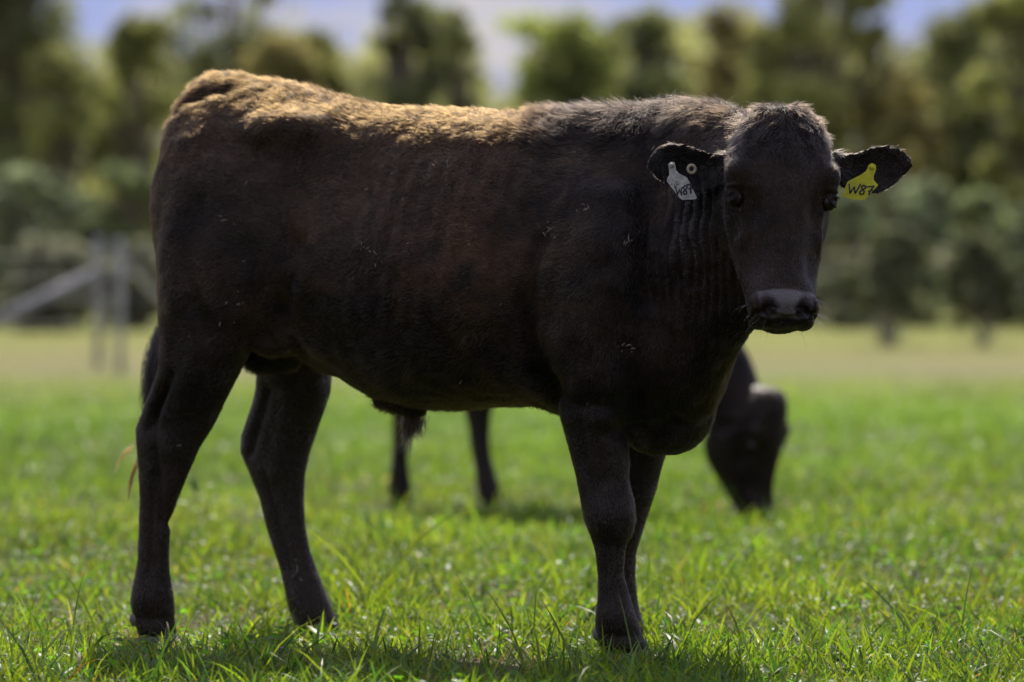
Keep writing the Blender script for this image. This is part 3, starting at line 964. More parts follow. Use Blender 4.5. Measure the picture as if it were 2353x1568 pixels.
def scatter(me, n, rng, weight):
    me.calc_loop_triangles()
    T = np.zeros(len(me.loop_triangles)*3, dtype=np.int32); me.loop_triangles.foreach_get('vertices', T); T = T.reshape(-1, 3)
    V = np.zeros(len(me.vertices)*3, dtype=np.float32); me.vertices.foreach_get('co', V); V = V.reshape(-1, 3).astype(float)
    N = np.zeros(len(me.vertices)*3, dtype=np.float32); me.vertex_normals.foreach_get('vector', N); N = N.reshape(-1, 3).astype(float)
    A = np.linalg.norm(np.cross(V[T[:, 1]] - V[T[:, 0]], V[T[:, 2]] - V[T[:, 0]]), axis=1) * weight[T].mean(1)
    k = rng.choice(len(T), n, p=A / A.sum())
    r1, r2 = rng.uniform(0, 1, n), rng.uniform(0, 1, n)
    f = r1 + r2 > 1; r1[f] = 1 - r1[f]; r2[f] = 1 - r2[f]
    w = np.stack([1 - r1 - r2, r1, r2], 1)
    P = (V[T[k]] * w[:, :, None]).sum(1); Nn = (N[T[k]] * w[:, :, None]).sum(1)
    Nn /= np.linalg.norm(Nn, axis=1)[:, None]
    return P, Nn

def hoof(name_parent, key_frame, mat):
    ur, uf, v, z = key_frame
    mb = MB()
    zt = z + .012
    L = uf - ur
    for s in (-1, 1):
        rings = []
        for (zz, grow, fw) in ((zt, .88, .0), (zt-.018, 1.0, .006), (zt*.45, 1.08, .022), (.006, 1.14, .034), (-.006, 1.12, .034)):
            cx = (ur+uf)/2 + .004 + fw*.5; cy = v + s * (.021 * grow)
            t = np.arange(20) * 2 * math.pi / 20
            px = np.cos(t) * (L*.52*grow + fw*.35); py = np.sin(t) * .0195 * grow * np.where(np.cos(t) > 0, 1 - .35*np.cos(t)**2, 1)
            px = px * 1.0
            rings.append(np.stack([cx + px, cy + py - s * .006 * np.clip(np.cos(t), 0, 1), np.full(20, zz)], 1))
        mb.rings(rings)
    o = mb.build('hoof', mat, name_parent)
    mb = MB()
    for s in (-1, 1):
        mb.ellipsoid((ur - .004, v + s*.020, z + .045), (.014, .012, .018), K=12, R=8)
    mb.build('dewclaw', mat, o)
    return o

def coat_tone(P, rng, seed=0, plain=False):
    """coat colour over the body (black neck, sun-bleached brown topline with sunlight painted into it)"""
    n = len(P)
    u, v, z = P[:, 0], P[:, 1], P[:, 2]
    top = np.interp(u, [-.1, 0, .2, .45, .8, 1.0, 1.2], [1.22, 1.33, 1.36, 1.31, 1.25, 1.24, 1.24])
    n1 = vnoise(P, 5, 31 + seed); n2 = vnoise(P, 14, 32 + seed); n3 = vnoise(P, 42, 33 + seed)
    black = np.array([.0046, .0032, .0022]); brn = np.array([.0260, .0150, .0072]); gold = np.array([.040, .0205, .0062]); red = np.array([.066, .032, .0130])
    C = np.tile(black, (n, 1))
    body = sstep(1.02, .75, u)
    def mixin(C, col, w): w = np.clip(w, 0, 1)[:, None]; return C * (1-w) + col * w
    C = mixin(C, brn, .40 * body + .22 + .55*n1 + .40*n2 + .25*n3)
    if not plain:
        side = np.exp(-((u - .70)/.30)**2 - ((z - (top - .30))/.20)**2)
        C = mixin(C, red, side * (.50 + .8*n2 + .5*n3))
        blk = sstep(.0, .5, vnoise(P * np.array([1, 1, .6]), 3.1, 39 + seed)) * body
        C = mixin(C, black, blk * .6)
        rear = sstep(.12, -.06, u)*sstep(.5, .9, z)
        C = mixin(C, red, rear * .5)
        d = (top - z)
        C = mixin(C, np.array([.031, .0165, .0068]), sstep(.40, .12, d + .06*n1 + .05*n2 + .03*n3) * sstep(1.05, .72, u + .06*n2) * .9)  # painted brown transition below the edge of the sunlit strip
        g = sstep(.33, .0, d + .05*n1 + .04*n2 + .03*n3) * sstep(1.05, .72, u + .06*n2)  # bleached topline, carried further down the side as painted sunlight
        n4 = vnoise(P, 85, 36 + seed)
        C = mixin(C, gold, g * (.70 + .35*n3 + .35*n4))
        dk = np.exp(-((u - .16)/.17)**2 - ((z - (top - .33))/.10)**2)  # darker patch below the hip
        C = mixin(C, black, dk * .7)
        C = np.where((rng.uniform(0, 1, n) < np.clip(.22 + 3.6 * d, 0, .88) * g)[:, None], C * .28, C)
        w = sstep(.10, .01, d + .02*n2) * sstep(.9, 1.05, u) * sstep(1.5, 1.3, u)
        C = mixin(C, np.array([.008, .006, .005]), w * .9)
    leg = sstep(.62, .45, z)
    C = mixin(C, np.array([.023, .0165, .0120]), leg * .7 * (1 - .3*n1))
    fl = sstep(-.03, -.08, v) * sstep(.75, .6, z) * sstep(.75, .55, u)
    C = mixin(C, np.array([.038, .029, .022]), fl * .8)
    tl = sstep(.0, -.03, u) * sstep(.78, .72, z) * sstep(.50, .60, z) * (np.abs(v) < .12)
    C = mixin(C, black * .7, tl)
    return C * rng.uniform(.5, 1.6, (n, 1))

def build_bull():
    root = empty('bull', (HC[0], HC[1], 0), -TH)
    tag(root, 'large black-brown bull standing side-on, facing the camera, numbered tags in both ears', 'bull')
    # local object frame: +x forward, +y = -UN (away from the camera)
    flip = np.array([1.0, -1.0, 1.0])
    mb = MB()
    T = torso_rings()
    mb.rings(T)
    for k in ('nh', 'fh', 'nf', 'ff'): mb.rings(leg_rings(k))
    # pin bones, hip, tail head
    E = lambda x, y, v, r: mb.ellipsoid(from_img(x, y, v), r)
    E(424, 312, .085, (.065, .05, .07)); E(424, 312, -.085, (.065, .05, .07))
    E(650, 320, .15, (.12, .06, .07)); E(650, 320, -.15, (.12, .06, .07))
    E(500, 480, .13, (.19, .10, .22)); E(500, 480, -.13, (.19, .10, .22))
    E(470, 560, .13, (.13, .10, .22)); E(480, 560, -.13, (.13, .10, .22))
    E(640, 640, .15, (.13, .085, .20))                                   # stifle
    E(1400, 720, .145, (.17, .09, .19)); E(1400, 720, -.145, (.17, .09, .19))   # shoulder
    E(1500, 760, .12, (.13, .12, .18)); E(1500, 760, -.10, (.13, .12, .18))     # point of shoulder
    E(1530, 930, 0, (.12, .11, .12))                                     # brisket
    E(645, 800, -.015, (.085, .05, .060)); E(600, 822, .01, (.052, .045, .040))    # scrotum
    mb.tube([from_img(880, 890, .02), from_img(930, 912, .02), from_img(952, 935, .02), from_img(962, 960, .02)], [.05, .046, .034, .020], 14)  # sheath
    # tail: dock lying over the tail head, then hanging behind the thighs
    tail = [from_img(580, 185, 0), from_img(520, 183, 0), from_img(465, 196, 0), from_img(428, 228, .0), from_img(408, 285, -.0), from_img(396, 360, .0), from_img(388, 450, .0), from_img(386, 560, .0), from_img(384, 660, .02), from_img(372, 745, .05)]
    mb.tube(tail, [.022, .030, .030, .028, .025, .022, .020, .017, .013, .007], 14)
    # neck towards the head
    def wring(x, yt, yb, Y, side, hw, zm, wt=.8, lean=(0, 0)):
        a = IP(x, yt, Y); b = IP(x + lean[0], yb, Y + lean[1])
        c = b + (a - b) * zm
        up = (a - b) / np.linalg.norm(a - b)
        R = super_ring(c, side, up, hw, np.linalg.norm(a-c), np.linalg.norm(c-b), 2.0, 2.1, wtop=wt)
        return np.array([world_to_bull(p) for p in R])
    sd = lambda a: (-math.sin(math.radians(a)), -math.cos(math.radians(a)), 0)
    mb.rings([wring(1490, 232, 1000, 8.49, sd(24), .20, .45, .6),
              wring(1560, 230, 1000, 8.42, sd(32), .185, .45, .62),
              wring(1625, 238, 960, 8.34, sd(42), .165, .46, .65, (-25, 0)),
              wring(1680, 256, 880, 8.25, sd(54), .125, .50, .7, (-45, 0)),
              wring(1735, 280, 775, 8.17, sd(66), .105, .55, .8, (-40, 0)),
              wring(1775, 300, 690, 8.10, sd(78), .095, .6, .9, (-5, 0))])
    # head
    pitch, yaw = math.radians(18), math.radians(5)
    Fw = np.array([math.sin(yaw), -math.cos(yaw), 0])
    Uw = np.array([0, 0, 1.0]) * math.cos(pitch) - Fw * math.sin(pitch)
    Fh = Fw * math.cos(pitch) + np.array([0, 0, 1.0]) * math.sin(pitch)
    Fh = -Fh if Fh[1] > 0 else Fh
    # face plane leans: top back, muzzle forward
    Fh = Fw * math.cos(pitch) + np.array([0, 0, 1.0]) * math.sin(pitch)
    Uw = np.cross(np.cross(Fh, [0, 0, 1.0]), Fh); Uw /= np.linalg.norm(Uw)
    Sw = np.cross(Fh, Uw); Sw = Sw if Sw[0] > 0 else -Sw
    rl = math.radians(2.9)
    Uw, Sw = Uw * math.cos(rl) + Sw * math.sin(rl), Sw * math.cos(rl) - Uw * math.sin(rl)
    Ow = IP(1797, 250, 8.06)
    rot = lambda d: np.array([np.array(d[:2]) @ UF, np.array(d[:2]) @ UN, d[2]])
    O, Fv, S, U = world_to_bull(Ow), rot(Fh), rot(Sw), rot(Uw)
    HEAD = (O, Fv, S, U)
    head_parts(mb, *HEAD)
    fh = Fw * 1.0
    ear(mb, world_to_bull(IP(1662, 383, 8.11)), rot(np.array([-.985, .12, .02])), rot(np.array([0.0, .1, .99])), rot(np.array([-.1, -.97, -.10])), .174, .104, .0)
    ear(mb, world_to_bull(IP(1926, 387, 8.11)), rot(np.array([.985, .12, .02])), rot(np.array([0.0, .1, .99])), rot(np.array([.1, -.97, -.10])), .176, .104, .0)
    for (x, sx) in ((1678, -1), (1914, 1)):
        mb.tube([world_to_bull(IP(x, 388, 8.12)), world_to_bull(IP(x + sx*16, 390, 8.11))], [.045, .034], 14)
    me, V, Ed = remesh(mb, .0046)
    # smoothing: strong on the trunk, light on head, ears, legs
    hd = np.linalg.norm(V - (O - U*.22 - Fv*.05), axis=1)
    w = sstep(.27, .42, hd) * sstep(.50, .72, V[:, 2])
    V = smooth(V, Ed, 12, .10 + .85*w)
    w2 = sstep(.35, .5, hd) * sstep(.85, 1.0, V[:, 2])
    V = smooth(V, Ed, 130, .9*w2)
    # -- muscle and fold brushes
    N = normals(me, V)
    D = np.zeros(len(V))
    nearside = sstep(-.02, .06, V[:, 1])
    def crease(pts, depth, wid, side=1):
        P = [from_img(x, y, v) for (x, y, v) in pts]
        P2 = [np.array([p[0], 0, p[2]]) for p in P]
        VV = V.copy(); VV[:, 1] = 0
        d = polydist(VV, P2)
        return depth * np.exp(-(d / wid) ** 2) * (nearside if side > 0 else 1)
    D -= crease([(1262, 560, .2), (1238, 700, .2), (1238, 820, .2), (1262, 905, .2)], .012, .022)
    D += crease([(1320, 420, .2), (1290, 600, .2), (1285, 760, .2)], .010, .050)
    D -= crease([(1425, 620, .2), (1450, 760, .2), (1470, 900, .2), (1440, 1000, .2)], .008, .03)
    D += crease([(1400, 540, .2), (1440, 660, .2)], .004, .04)
    D -= crease([(1485, 420, .2), (1500, 540, .2), (1520, 680, .2)], .005, .045)
    D -= crease([(1440, 990, .1), (1500, 1000, .1), (1560, 960, .1)], .007, .016)
    D -= crease([(690, 560, .2), (690, 640, .2), (650, 720, .2), (615, 775, .2)], .010, .032)
    D -= crease([(700, 440, .2), (700, 560, .2)], .005, .05)      # thigh / flank
    D += crease([(720, 640, .2), (690, 740, .2), (730, 800, .2)], .008, .03)
    D -= crease([(740, 360, .2), (830, 400, .2)], .010, .07)                                # paralumbar hollow
    D += crease([(600, 262, .2), (690, 282, .2)], .005, .045)                                # hip
    D -= crease([(480, 330, .2), (600, 345, .2)], .008, .04)
    D += crease([(420, 420, .2), (410, 560, .2), (430, 700, .2)], .006, .04)
    D -= crease([(480, 470, .2), (470, 620, .2), (500, 760, .2)], .007, .03)
    for i in range(9):                                                                       # ribs
        x = 880 + i * 42
        D += crease([(x, 380, .2), (x - 15, 560, .2), (x - 45, 740, .2)], .0022, .014)
    # leg tendons and joints
    D -= crease([(395, 890, .2), (370, 960, .2), (368, 1050, .2), (372, 1200, .2)], .007, .012)
    D += crease([(400, 960, .2), (405, 1030, .2)], .004, .02)
    D -= crease([(1400, 1010, .2), (1395, 1110, .2)], .004, .012)
    D -= crease([(1420, 1260, .2), (1415, 1360, .2)], .003, .010)
    D += crease([(1395, 1180, .2)] * 1 + [(1397, 1200, .2)], .004, .03)
    def blob(x, y, v, r, amt):
        return amt * gauss(V, from_img(x, y, v), r)
    # tail groove
    D -= 1.0 * crease([(400, 320, .05), (412, 268, .05), (442, 236, .05), (490, 216, .05), (535, 204, .05)], .018, .013) * sstep(.13, .05, V[:, 1]) * sstep(.0, .02, V[:, 1])
    D0 = D.copy()
    # near fore leg
    D += blob(1402, 1185, .21, (.05, .04, .040), .011)
    D -= crease([(1395, 1255, .2), (1392, 1330, .2), (1398, 1390, .2)], .006, .007)
    D += blob(1418, 1418, .21, (.05, .04, .025), .008)
    D -= blob(1420, 1462, .21, (.06, .05, .010), .005)
    D += crease([(1400, 960, .2), (1412, 1060, .2)], .010, .028)
    D -= crease([(1345, 930, .2), (1352, 1060, .2), (1372, 1130, .2)], .009, .013)
    D -= crease([(1280, 880, .2), (1330, 930, .2), (1420, 935, .2)], .010, .020)
    D -= crease([(1372, 1245, .2), (1440, 1250, .2)], .004, .012)
    # near hind leg
    D += crease([(470, 820, .2), (440, 930, .2)], .010, .030)
    D -= crease([(420, 860, .2), (378, 930, .2), (352, 985, .2)], .012, .013)
    D += blob(375, 1020, .21, (.05, .04, .035), .010)
    D -= crease([(360, 1090, .2), (352, 1200, .2), (350, 1310, .2)], .007, .009)
    D += blob(352, 1372, .21, (.05, .04, .026), .008)
    D -= blob(355, 1422, .21, (.06, .05, .010), .005)
    # far hind leg, its inner face
    far = sstep(-.03, -.08, V[:, 1]) * sstep(.75, .62, V[:, 2])
    def fcrease(pts, depth, wid):
        P2 = [from_img(x, y, -.17) * np.array([1, 0, 1]) for (x, y) in pts]
        VV = V.copy(); VV[:, 1] = 0
        return depth * np.exp(-(polydist(VV, P2) / wid) ** 2) * far
    D -= fcrease([(640, 900), (610, 980), (590, 1040)], .012, .014)
    D += fcrease([(690, 900), (670, 1000), (650, 1080)], .010, .025)
    D -= fcrease([(625, 1090), (650, 1200), (680, 1310)], .007, .009)
    D += fcrease([(700, 1375), (715, 1395)], .008, .028)
    D = D0 + (D - D0) * .55
    # neck folds: long vertical wrinkles hanging from the crest behind the jaw
    d2 = V - world_to_bull(IP(1600, 560, 8.35))
    kx = V[:, 0] + .25 * V[:, 2] * 0
    imx = np.zeros(len(V)); 
    Wx = HC[0] + UF[0]*V[:, 0] + UN[0]*V[:, 1]; Wy = HC[1] + UF[1]*V[:, 0] + UN[1]*V[:, 1]
    ix = 1176.5 + F_PX * Wx / Wy; iy = HOR + (CAM_H - V[:, 2]) * F_PX / Wy
    xx = ix + .10 * (iy - 560) * -.3 + 10 * vnoise(np.stack([ix, iy, ix*0], 1), .012, 5)
    m = sstep(1440, 1560, ix) * sstep(1715, 1680, ix) * sstep(330, 460, iy) * sstep(830, 640, iy) * (hd > .16)
    m *= sstep(0, .3, -N[:, 1] * 0 + (N[:, 1]))
    fold = np.abs(np.sin(xx / 22.0 * math.pi + 1.2 * np.sin(iy * .011)))
    D -= .0075 * m * (1 - fold) ** 2
    D += .004 * m * vnoise(V, 20, 8)
    body = sstep(.20, .32, hd) * sstep(.45, .7, V[:, 2])
    D += body * (.0050 * vnoise(V, 6, 1) + .0026 * vnoise(V, 14, 2) + .0012 * vnoise(V, 38, 3))
    D *= np.where(D < 0, 2.0, 1.7)
    V = V + N * D[:, None]
    V = smooth(V, Ed, 3, .25)
    V = head_detail(V, me, *HEAD, Ed)
    N = normals(me, V)
    nose, q = head_masks(V, *HEAD)
    rng = np.random.default_rng(1)
    me.transform  # keep
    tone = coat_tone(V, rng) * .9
    V3 = V * flip
    me.vertices.foreach_set('co', V3.astype(np.float32).ravel())
    me.flip_normals(); me.update()
    a = me.color_attributes.new('tone', 'FLOAT_COLOR', 'POINT')
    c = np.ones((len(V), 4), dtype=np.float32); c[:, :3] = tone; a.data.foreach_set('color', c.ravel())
    a = me.attributes.new('nose', 'FLOAT', 'POINT'); a.data.foreach_set('value', nose.astype(np.float32))
    me.polygons.foreach_set('use_smooth', np.ones(len(me.polygons), dtype=bool))
    me.materials.clear(); me.materials.append(skin_material())
    me.name = 'body'
    body_o = link(bpy.data.objects.new('body', me), root)
    body_fur(body_o, root, HEAD, flip, nose, rng)
    horn = material('hoof_horn', (.15, .135, .12), .6, .3, noise=(30, .4, 1.5), bump=.3)
    for k in ('nh', 'fh', 'nf', 'ff'):
        ur, uf, v, z = hoof_frame(k)
        hoof(root, (ur, uf, -v, z), horn)
    face_parts(root, HEAD, flip, body_o, rot)
    tail_hair(root, flip, rng)
    tags(root, rot, flip)
    return root

def body_fur(body_o, parent, HEAD, flip, nose, rng, n=420000, fur_scale=1.0, plain=False, seed=0):
    O, Fv, S, U = HEAD
    me = body_o.data
    P, N = scatter(me, n, rng, np.clip(1 - np.where(np.abs((((np.array([v.co[:] for v in me.vertices]) * flip) - O) @ S)) < .06, sstep(0, .2, nose + pad_zone(me, HEAD, flip)), 0), 0, 1))
    Pl, Nl = P * flip, N * flip
    q = (Pl - O) @ np.array((S, Fv, U)).T
    l = -q[:, 2]
    inhead = (np.linalg.norm(Pl - (O - U*.22 - Fv*.05), axis=1) < .30) & (q[:, 1] > -.24)
    isear = inhead & (np.abs(q[:, 0]) > .145)
    u, v, z = Pl.T
    # flow
    flow = np.tile([-1.0, 0, -.35], (n, 1))
    leg = sstep(.75, .55, z)[:, None]
    flow = flow * (1-leg) + np.array([-.15, 0, -1.0]) * leg
    neck = sstep(1.05, 1.25, u)[:, None]
    flow = flow * (1-neck) + np.array([-.35, 0, -1.0]) * neck
    rump = sstep(.15, -.05, u)[:, None] * (1 - leg)
    flow = flow * (1-rump) + np.array([-.3, 0, -1.0]) * rump
    hf = np.where((l < .12)[:, None], S * np.sign(q[:, :1]) * .4 - U * .6 + 0*U, U * 1.0 + S * np.sign(q[:, :1]) * .5)
    flow = np.where(inhead[:, None], hf, flow)
    flow = np.where(isear[:, None], S * np.sign(q[:, :1]), flow)
    swirl = np.stack([vnoise(Pl, 9, 41+s) for s in range(3)], 1)
    flow = flow + swirl * .55 + rng.normal(0, .22, (n, 3))
    t = flow - Nl * (flow * Nl).sum(1)[:, None]
    t /= np.linalg.norm(t, axis=1)[:, None] + 1e-9
    L = np.full(n, .011)
    top = np.interp(u, [-.1, 0, .2, .45, .8, 1.0, 1.2, 1.5], [1.2, 1.33, 1.36, 1.31, 1.25, 1.24, 1.26, 1.25])
    near_top = sstep(.12, .0, top - z)
    L = L + .007 * near_top
    wither = near_top * sstep(.85, 1.0, u) * sstep(1.6, 1.4, u)
    L = L + .014 * wither
    L = np.where(z < .62, .0065, L)
    belly = (z < .75) & (z > .55) & (Nl[:, 2] < -.5)
    L = np.where(belly, .022, L)
    fl = np.where(l < .16, .016, .0065)
    fl = np.where(l < .06, .019, fl)
    L = np.where(inhead, fl, L)
    L = np.where(isear, .010, L)
    L = L * rng.uniform(.5, 1.35, n) * fur_scale
    lift = np.where(inhead & (l > .16), .12, .20) + .45 * near_top + .35*wither + rng.normal(0, .08, n)
    lift = np.clip(lift, .08, 1.5)
    k = 4
    St = np.zeros((n, k, 3))
    curlv = np.stack([vnoise(Pl, 30, 51+s) + .9 * vnoise(Pl, 75, 61+s) * (near_top + .3 + 1.3 * (inhead & (l < .15))) for s in range(3)], 1)
    for i in range(k):
        s = i / (k-1)
        St[:, i] = Pl + L[:, None] * (t * s + Nl * (lift[:, None] * (s - .45*s*s)) + curlv * .35 * s*s)
    St[:, 0] -= Nl * .001
    rad0 = rng.uniform(.00022, .00042, n)
    rad = rad0[:, None] * np.array([1, .9, .65, .15])
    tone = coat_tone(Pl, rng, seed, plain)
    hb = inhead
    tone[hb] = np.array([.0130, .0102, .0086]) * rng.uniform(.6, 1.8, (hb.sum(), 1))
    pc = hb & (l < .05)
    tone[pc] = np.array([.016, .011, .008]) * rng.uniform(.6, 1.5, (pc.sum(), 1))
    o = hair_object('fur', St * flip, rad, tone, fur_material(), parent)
    if not plain: o['label'] = 'short coat, golden brown along the back from bleaching and painted sunlight, and black on the neck'
    return o

def face_parts(root, HEAD, flip, body_o, rot):
    O, Fv, S, U = HEAD
    def hp(sx, l, f): return O + S * sx - U * l + Fv * f
    eye = material('eyeball', (.008, .005, .003), .10, .25)
    lashm = material('eyelash_hair', (.012, .010, .009), .5)
    for s in (-1, 1):
        c = hp(s*.1005, .218, .002)
        mb = MB(); mb.ellipsoid(c * flip, (.0182, .0182, .0182), K=24, R=16)
        e = mb.build('eye', eye, root)
        # lashes from the upper lid
        mb = MB()
        rg = random.Random(4 + s)
        for i in range(26):
            a = -1 + 2 * i / 25
            b = c + S*s*(.016 - .004*abs(a)) + U*(.011 - .004*a*a) + Fv*(.012 + .012*a*1.0)*1.0
            d = S*s*.55 + Fv*(.35 + .3*a) - U*(.45 + rg.uniform(-.2, .2))
            Lh = rg.uniform(.010, .018)
            mb.tube([b*flip, (b + d*Lh*.5 + U*.001)*flip, (b + d*Lh)*flip], [.0006, .0004, .0001], 4)
        mb.build('eyelashes', lashm, root)
    # whiskers on the muzzle
    bv = BVHTree.FromPolygons([v.co[:] for v in body_o.data.vertices], [p.vertices[:] for p in body_o.data.polygons])
    rng = np.random.default_rng(9)
    St = []
    for i in range(46):
        s = rng.choice([-1, 1])
        src = hp(s * rng.uniform(.02, .12), rng.uniform(.42, .53), rng.uniform(-.06, .12))
        tgt = hp(0, .46, -.0)
        r = bv.ray_cast(Vector(src*flip), Vector((tgt - src)*flip).normalized())
        if r[0] is None: continue
        p = np.array(r[0])*flip
        n = (src - tgt) / np.linalg.norm(src - tgt)
        d = n + rng.normal(0, .25, 3) - U*.3
        Lh = rng.uniform(.015, .034)
        St.append([p, p + d*Lh*.35, p + d*Lh*.7 - U*.002, p + d*Lh - U*.008])
    St = np.array(St)
    rad = np.tile([.00020, .00018, .00013, .00007], (len(St), 1))
    hair_object('whiskers', St*flip, rad, np.full((len(St), 3), .25), fur_material(), root)
    # straw flecks stuck in the coat
    fl = [(1032, 372, 34, 80), (842, 436, 30, 20), (925, 458, 12, 70), (566, 420, 14, 60), (1078, 562, 10, 80), (515, 508, 18, 10), (1058, 878, 20, 60), (845, 570, 26, 30), (862, 580, 20, 140), (830, 560, 16, 100),
          (1250, 540, 26, 120), (1262, 530, 20, 40), (1446, 548, 22, 95), (1440, 560, 16, 60), (1445, 795, 24, 10), (1456, 800, 20, 150), (1432, 792, 16, 40), (505, 745, 12, 80), (548, 700, 16, 20), (520, 696, 12, 60),
          (412, 1024, 16, 10), (1350, 928, 12, 70), (1500, 340, 16, 60), (1345, 482, 22, 30), (1352, 476, 18, 110), (1340, 470, 14, 150), (900, 400, 10, 20), (1320, 350, 12, 60),
          (680, 1310, 30, 80), (690, 1330, 18, 110), (672, 1325, 18, 60), (937, 560, 12, 20), (1150, 700, 10, 50), (560, 600, 9, 10)]
    rc = random.Random(21)
    for (cx, cy, sx, sy, m) in ((848, 572, 26, 16, 7), (1346, 480, 12, 8, 3), (1258, 534, 14, 10, 3), (1446, 552, 9, 14, 3), (1446, 796, 16, 7, 4), (515, 508, 10, 6, 2), (540, 712, 30, 26, 5), (680, 1322, 10, 22, 3)):
        for _ in range(m):
            fl.append((cx + rc.gauss(0, sx * 1.4), cy + rc.gauss(0, sy * 1.4), rc.uniform(3, 10), rc.uniform(0, 180)))
    strawm = material('straw', (.30, .27, .21), .8)
    inv = lambda p: world_to_bull(p) * flip
    rg = random.Random(2)
    cam_l = Vector(inv(np.array([0, 0, CAM_H])))
    for (x, y, L, a) in fl:
        d = Vector(inv(IP(x, y, 8.0))) - cam_l; d.normalize()
        r = bv.ray_cast(cam_l, d)
        if r[0] is None: continue
        p = np.array(r[0]) - np.array(d) * .012
        right = rot(np.array([1.0, 0, 0]))*flip; up = np.array([0, 0, 1.0])
        aa = math.radians(a); dr = right*math.cos(aa) + up*math.sin(aa)
        h = L * rg.uniform(.35, 1.0) / 1000 / 2; n2 = np.cross(dr, np.array(d))
        bend = n2 * h * rg.uniform(-.35, .35)
        mb = MB(); mb.tube([p - dr*h, p + bend, p + dr*h], [.0004, rg.uniform(.0006, .0014), .0003], 5)
        mb.build('straw_fleck', strawm, root)

def tail_hair(root, flip, rng):
    # switch: long dark hair hanging behind the hocks, with a few bleached stray locks
    path = [from_img(378, 735, .05), from_img(368, 790, .08), from_img(360, 850, .10), from_img(353, 920, .10), from_img(348, 985, .08), from_img(352, 1040, .06)]
    T = np.linspace(0, 1, len(path)); P = np.array(path)
    n = 2600; k = 10
    St = np.zeros((n, k, 3)); tone = np.zeros((n, 3))
    for i in range(n):
        s0 = rng.uniform(0, .45); s1 = min(1, s0 + rng.uniform(.35, .75))
        off = rng.normal(0, 1, 3) * rng.choice([.004, .0065, .0105]); ph = rng.uniform(0, 6)
        for j in range(k):
            s = s0 + (s1 - s0) * j / (k-1)
            c = np.array([np.interp(s, T, P[:, a]) for a in range(3)])
            spread = .5 + 1.0 * math.sin(math.pi * min(1, s*1.15))
            St[i, j] = c + off * spread + .003 * np.array([math.sin(ph + s*14), math.cos(ph + s*11), 0])
        tone[i] = np.array([.006, .0045, .0036]) * rng.uniform(.6, 2)
    locks = [([(322, 1000, .1), (305, 1028, .1), (285, 1042, .1), (272, 1062, .1), (266, 1086, .1)], (.30, .17, .035), 60),
             ([(326, 1040, .1), (312, 1070, .1), (303, 1095, .1), (298, 1120, .1), (294, 1152, .1)], (.075, .035, .009), 60)]
    ex, et = [], []
    for (pts, col, m) in locks:
        Q = np.array([from_img(*p) for p in pts]); TT = np.linspace(0, 1, len(Q))
        for i in range(m):
            s0 = rng.uniform(0, .5); s1 = rng.uniform(.6, 1.05); off = rng.normal(0, 1, 3) * .0030
            st = []
            for j in range(k):
                s = s0 + (s1-s0) * j/(k-1)
                st.append(np.array([np.interp(s, TT, Q[:, a]) for a in range(3)]) + off * (1.2 - .8*s) + .0025*np.array([math.sin(9*s + i), 0, math.cos(8*s + i)])) 
            ex.append(st); et.append(np.array(col) * (.3 + .9 * s1) * rng.uniform(.7, 1.3))
    St = np.concatenate([St, np.array(ex)]); tone = np.concatenate([tone, np.array(et)])
    rad = np.tile(np.linspace(.00038, .00014, k), (len(St), 1))
    hair_object('tail_switch', St*flip, rad, tone, fur_material(), root)
    # tuft hanging from the sheath
    m = 620; St = np.zeros((m, k, 3))
    for i in range(m):
        c = from_img(rng.normal(948, 12), rng.uniform(950, 972), rng.normal(0, .008))
        Lh = rng.uniform(.02, .05) if i > 50 else rng.uniform(.06, .085)
        if i <= 50: c = from_img(rng.normal(940, 3), 965, 0)
        d = np.array([rng.normal(-.08, .12), rng.normal(0, .12), -1])
        for j in range(k):
            s = j/(k-1)
            St[i, j] = c + d*Lh*s + .003*s*np.array([math.sin(i + 7*s), math.cos(i + 5*s), 0])
    tone = np.tile([.02, .014, .010], (m, 1)) * rng.uniform(.5, 1.6, (m, 1))
    hair_object('belly_tuft', St*flip, np.tile(np.linspace(.0006, .0002, k), (m, 1)), tone, fur_material(), root)

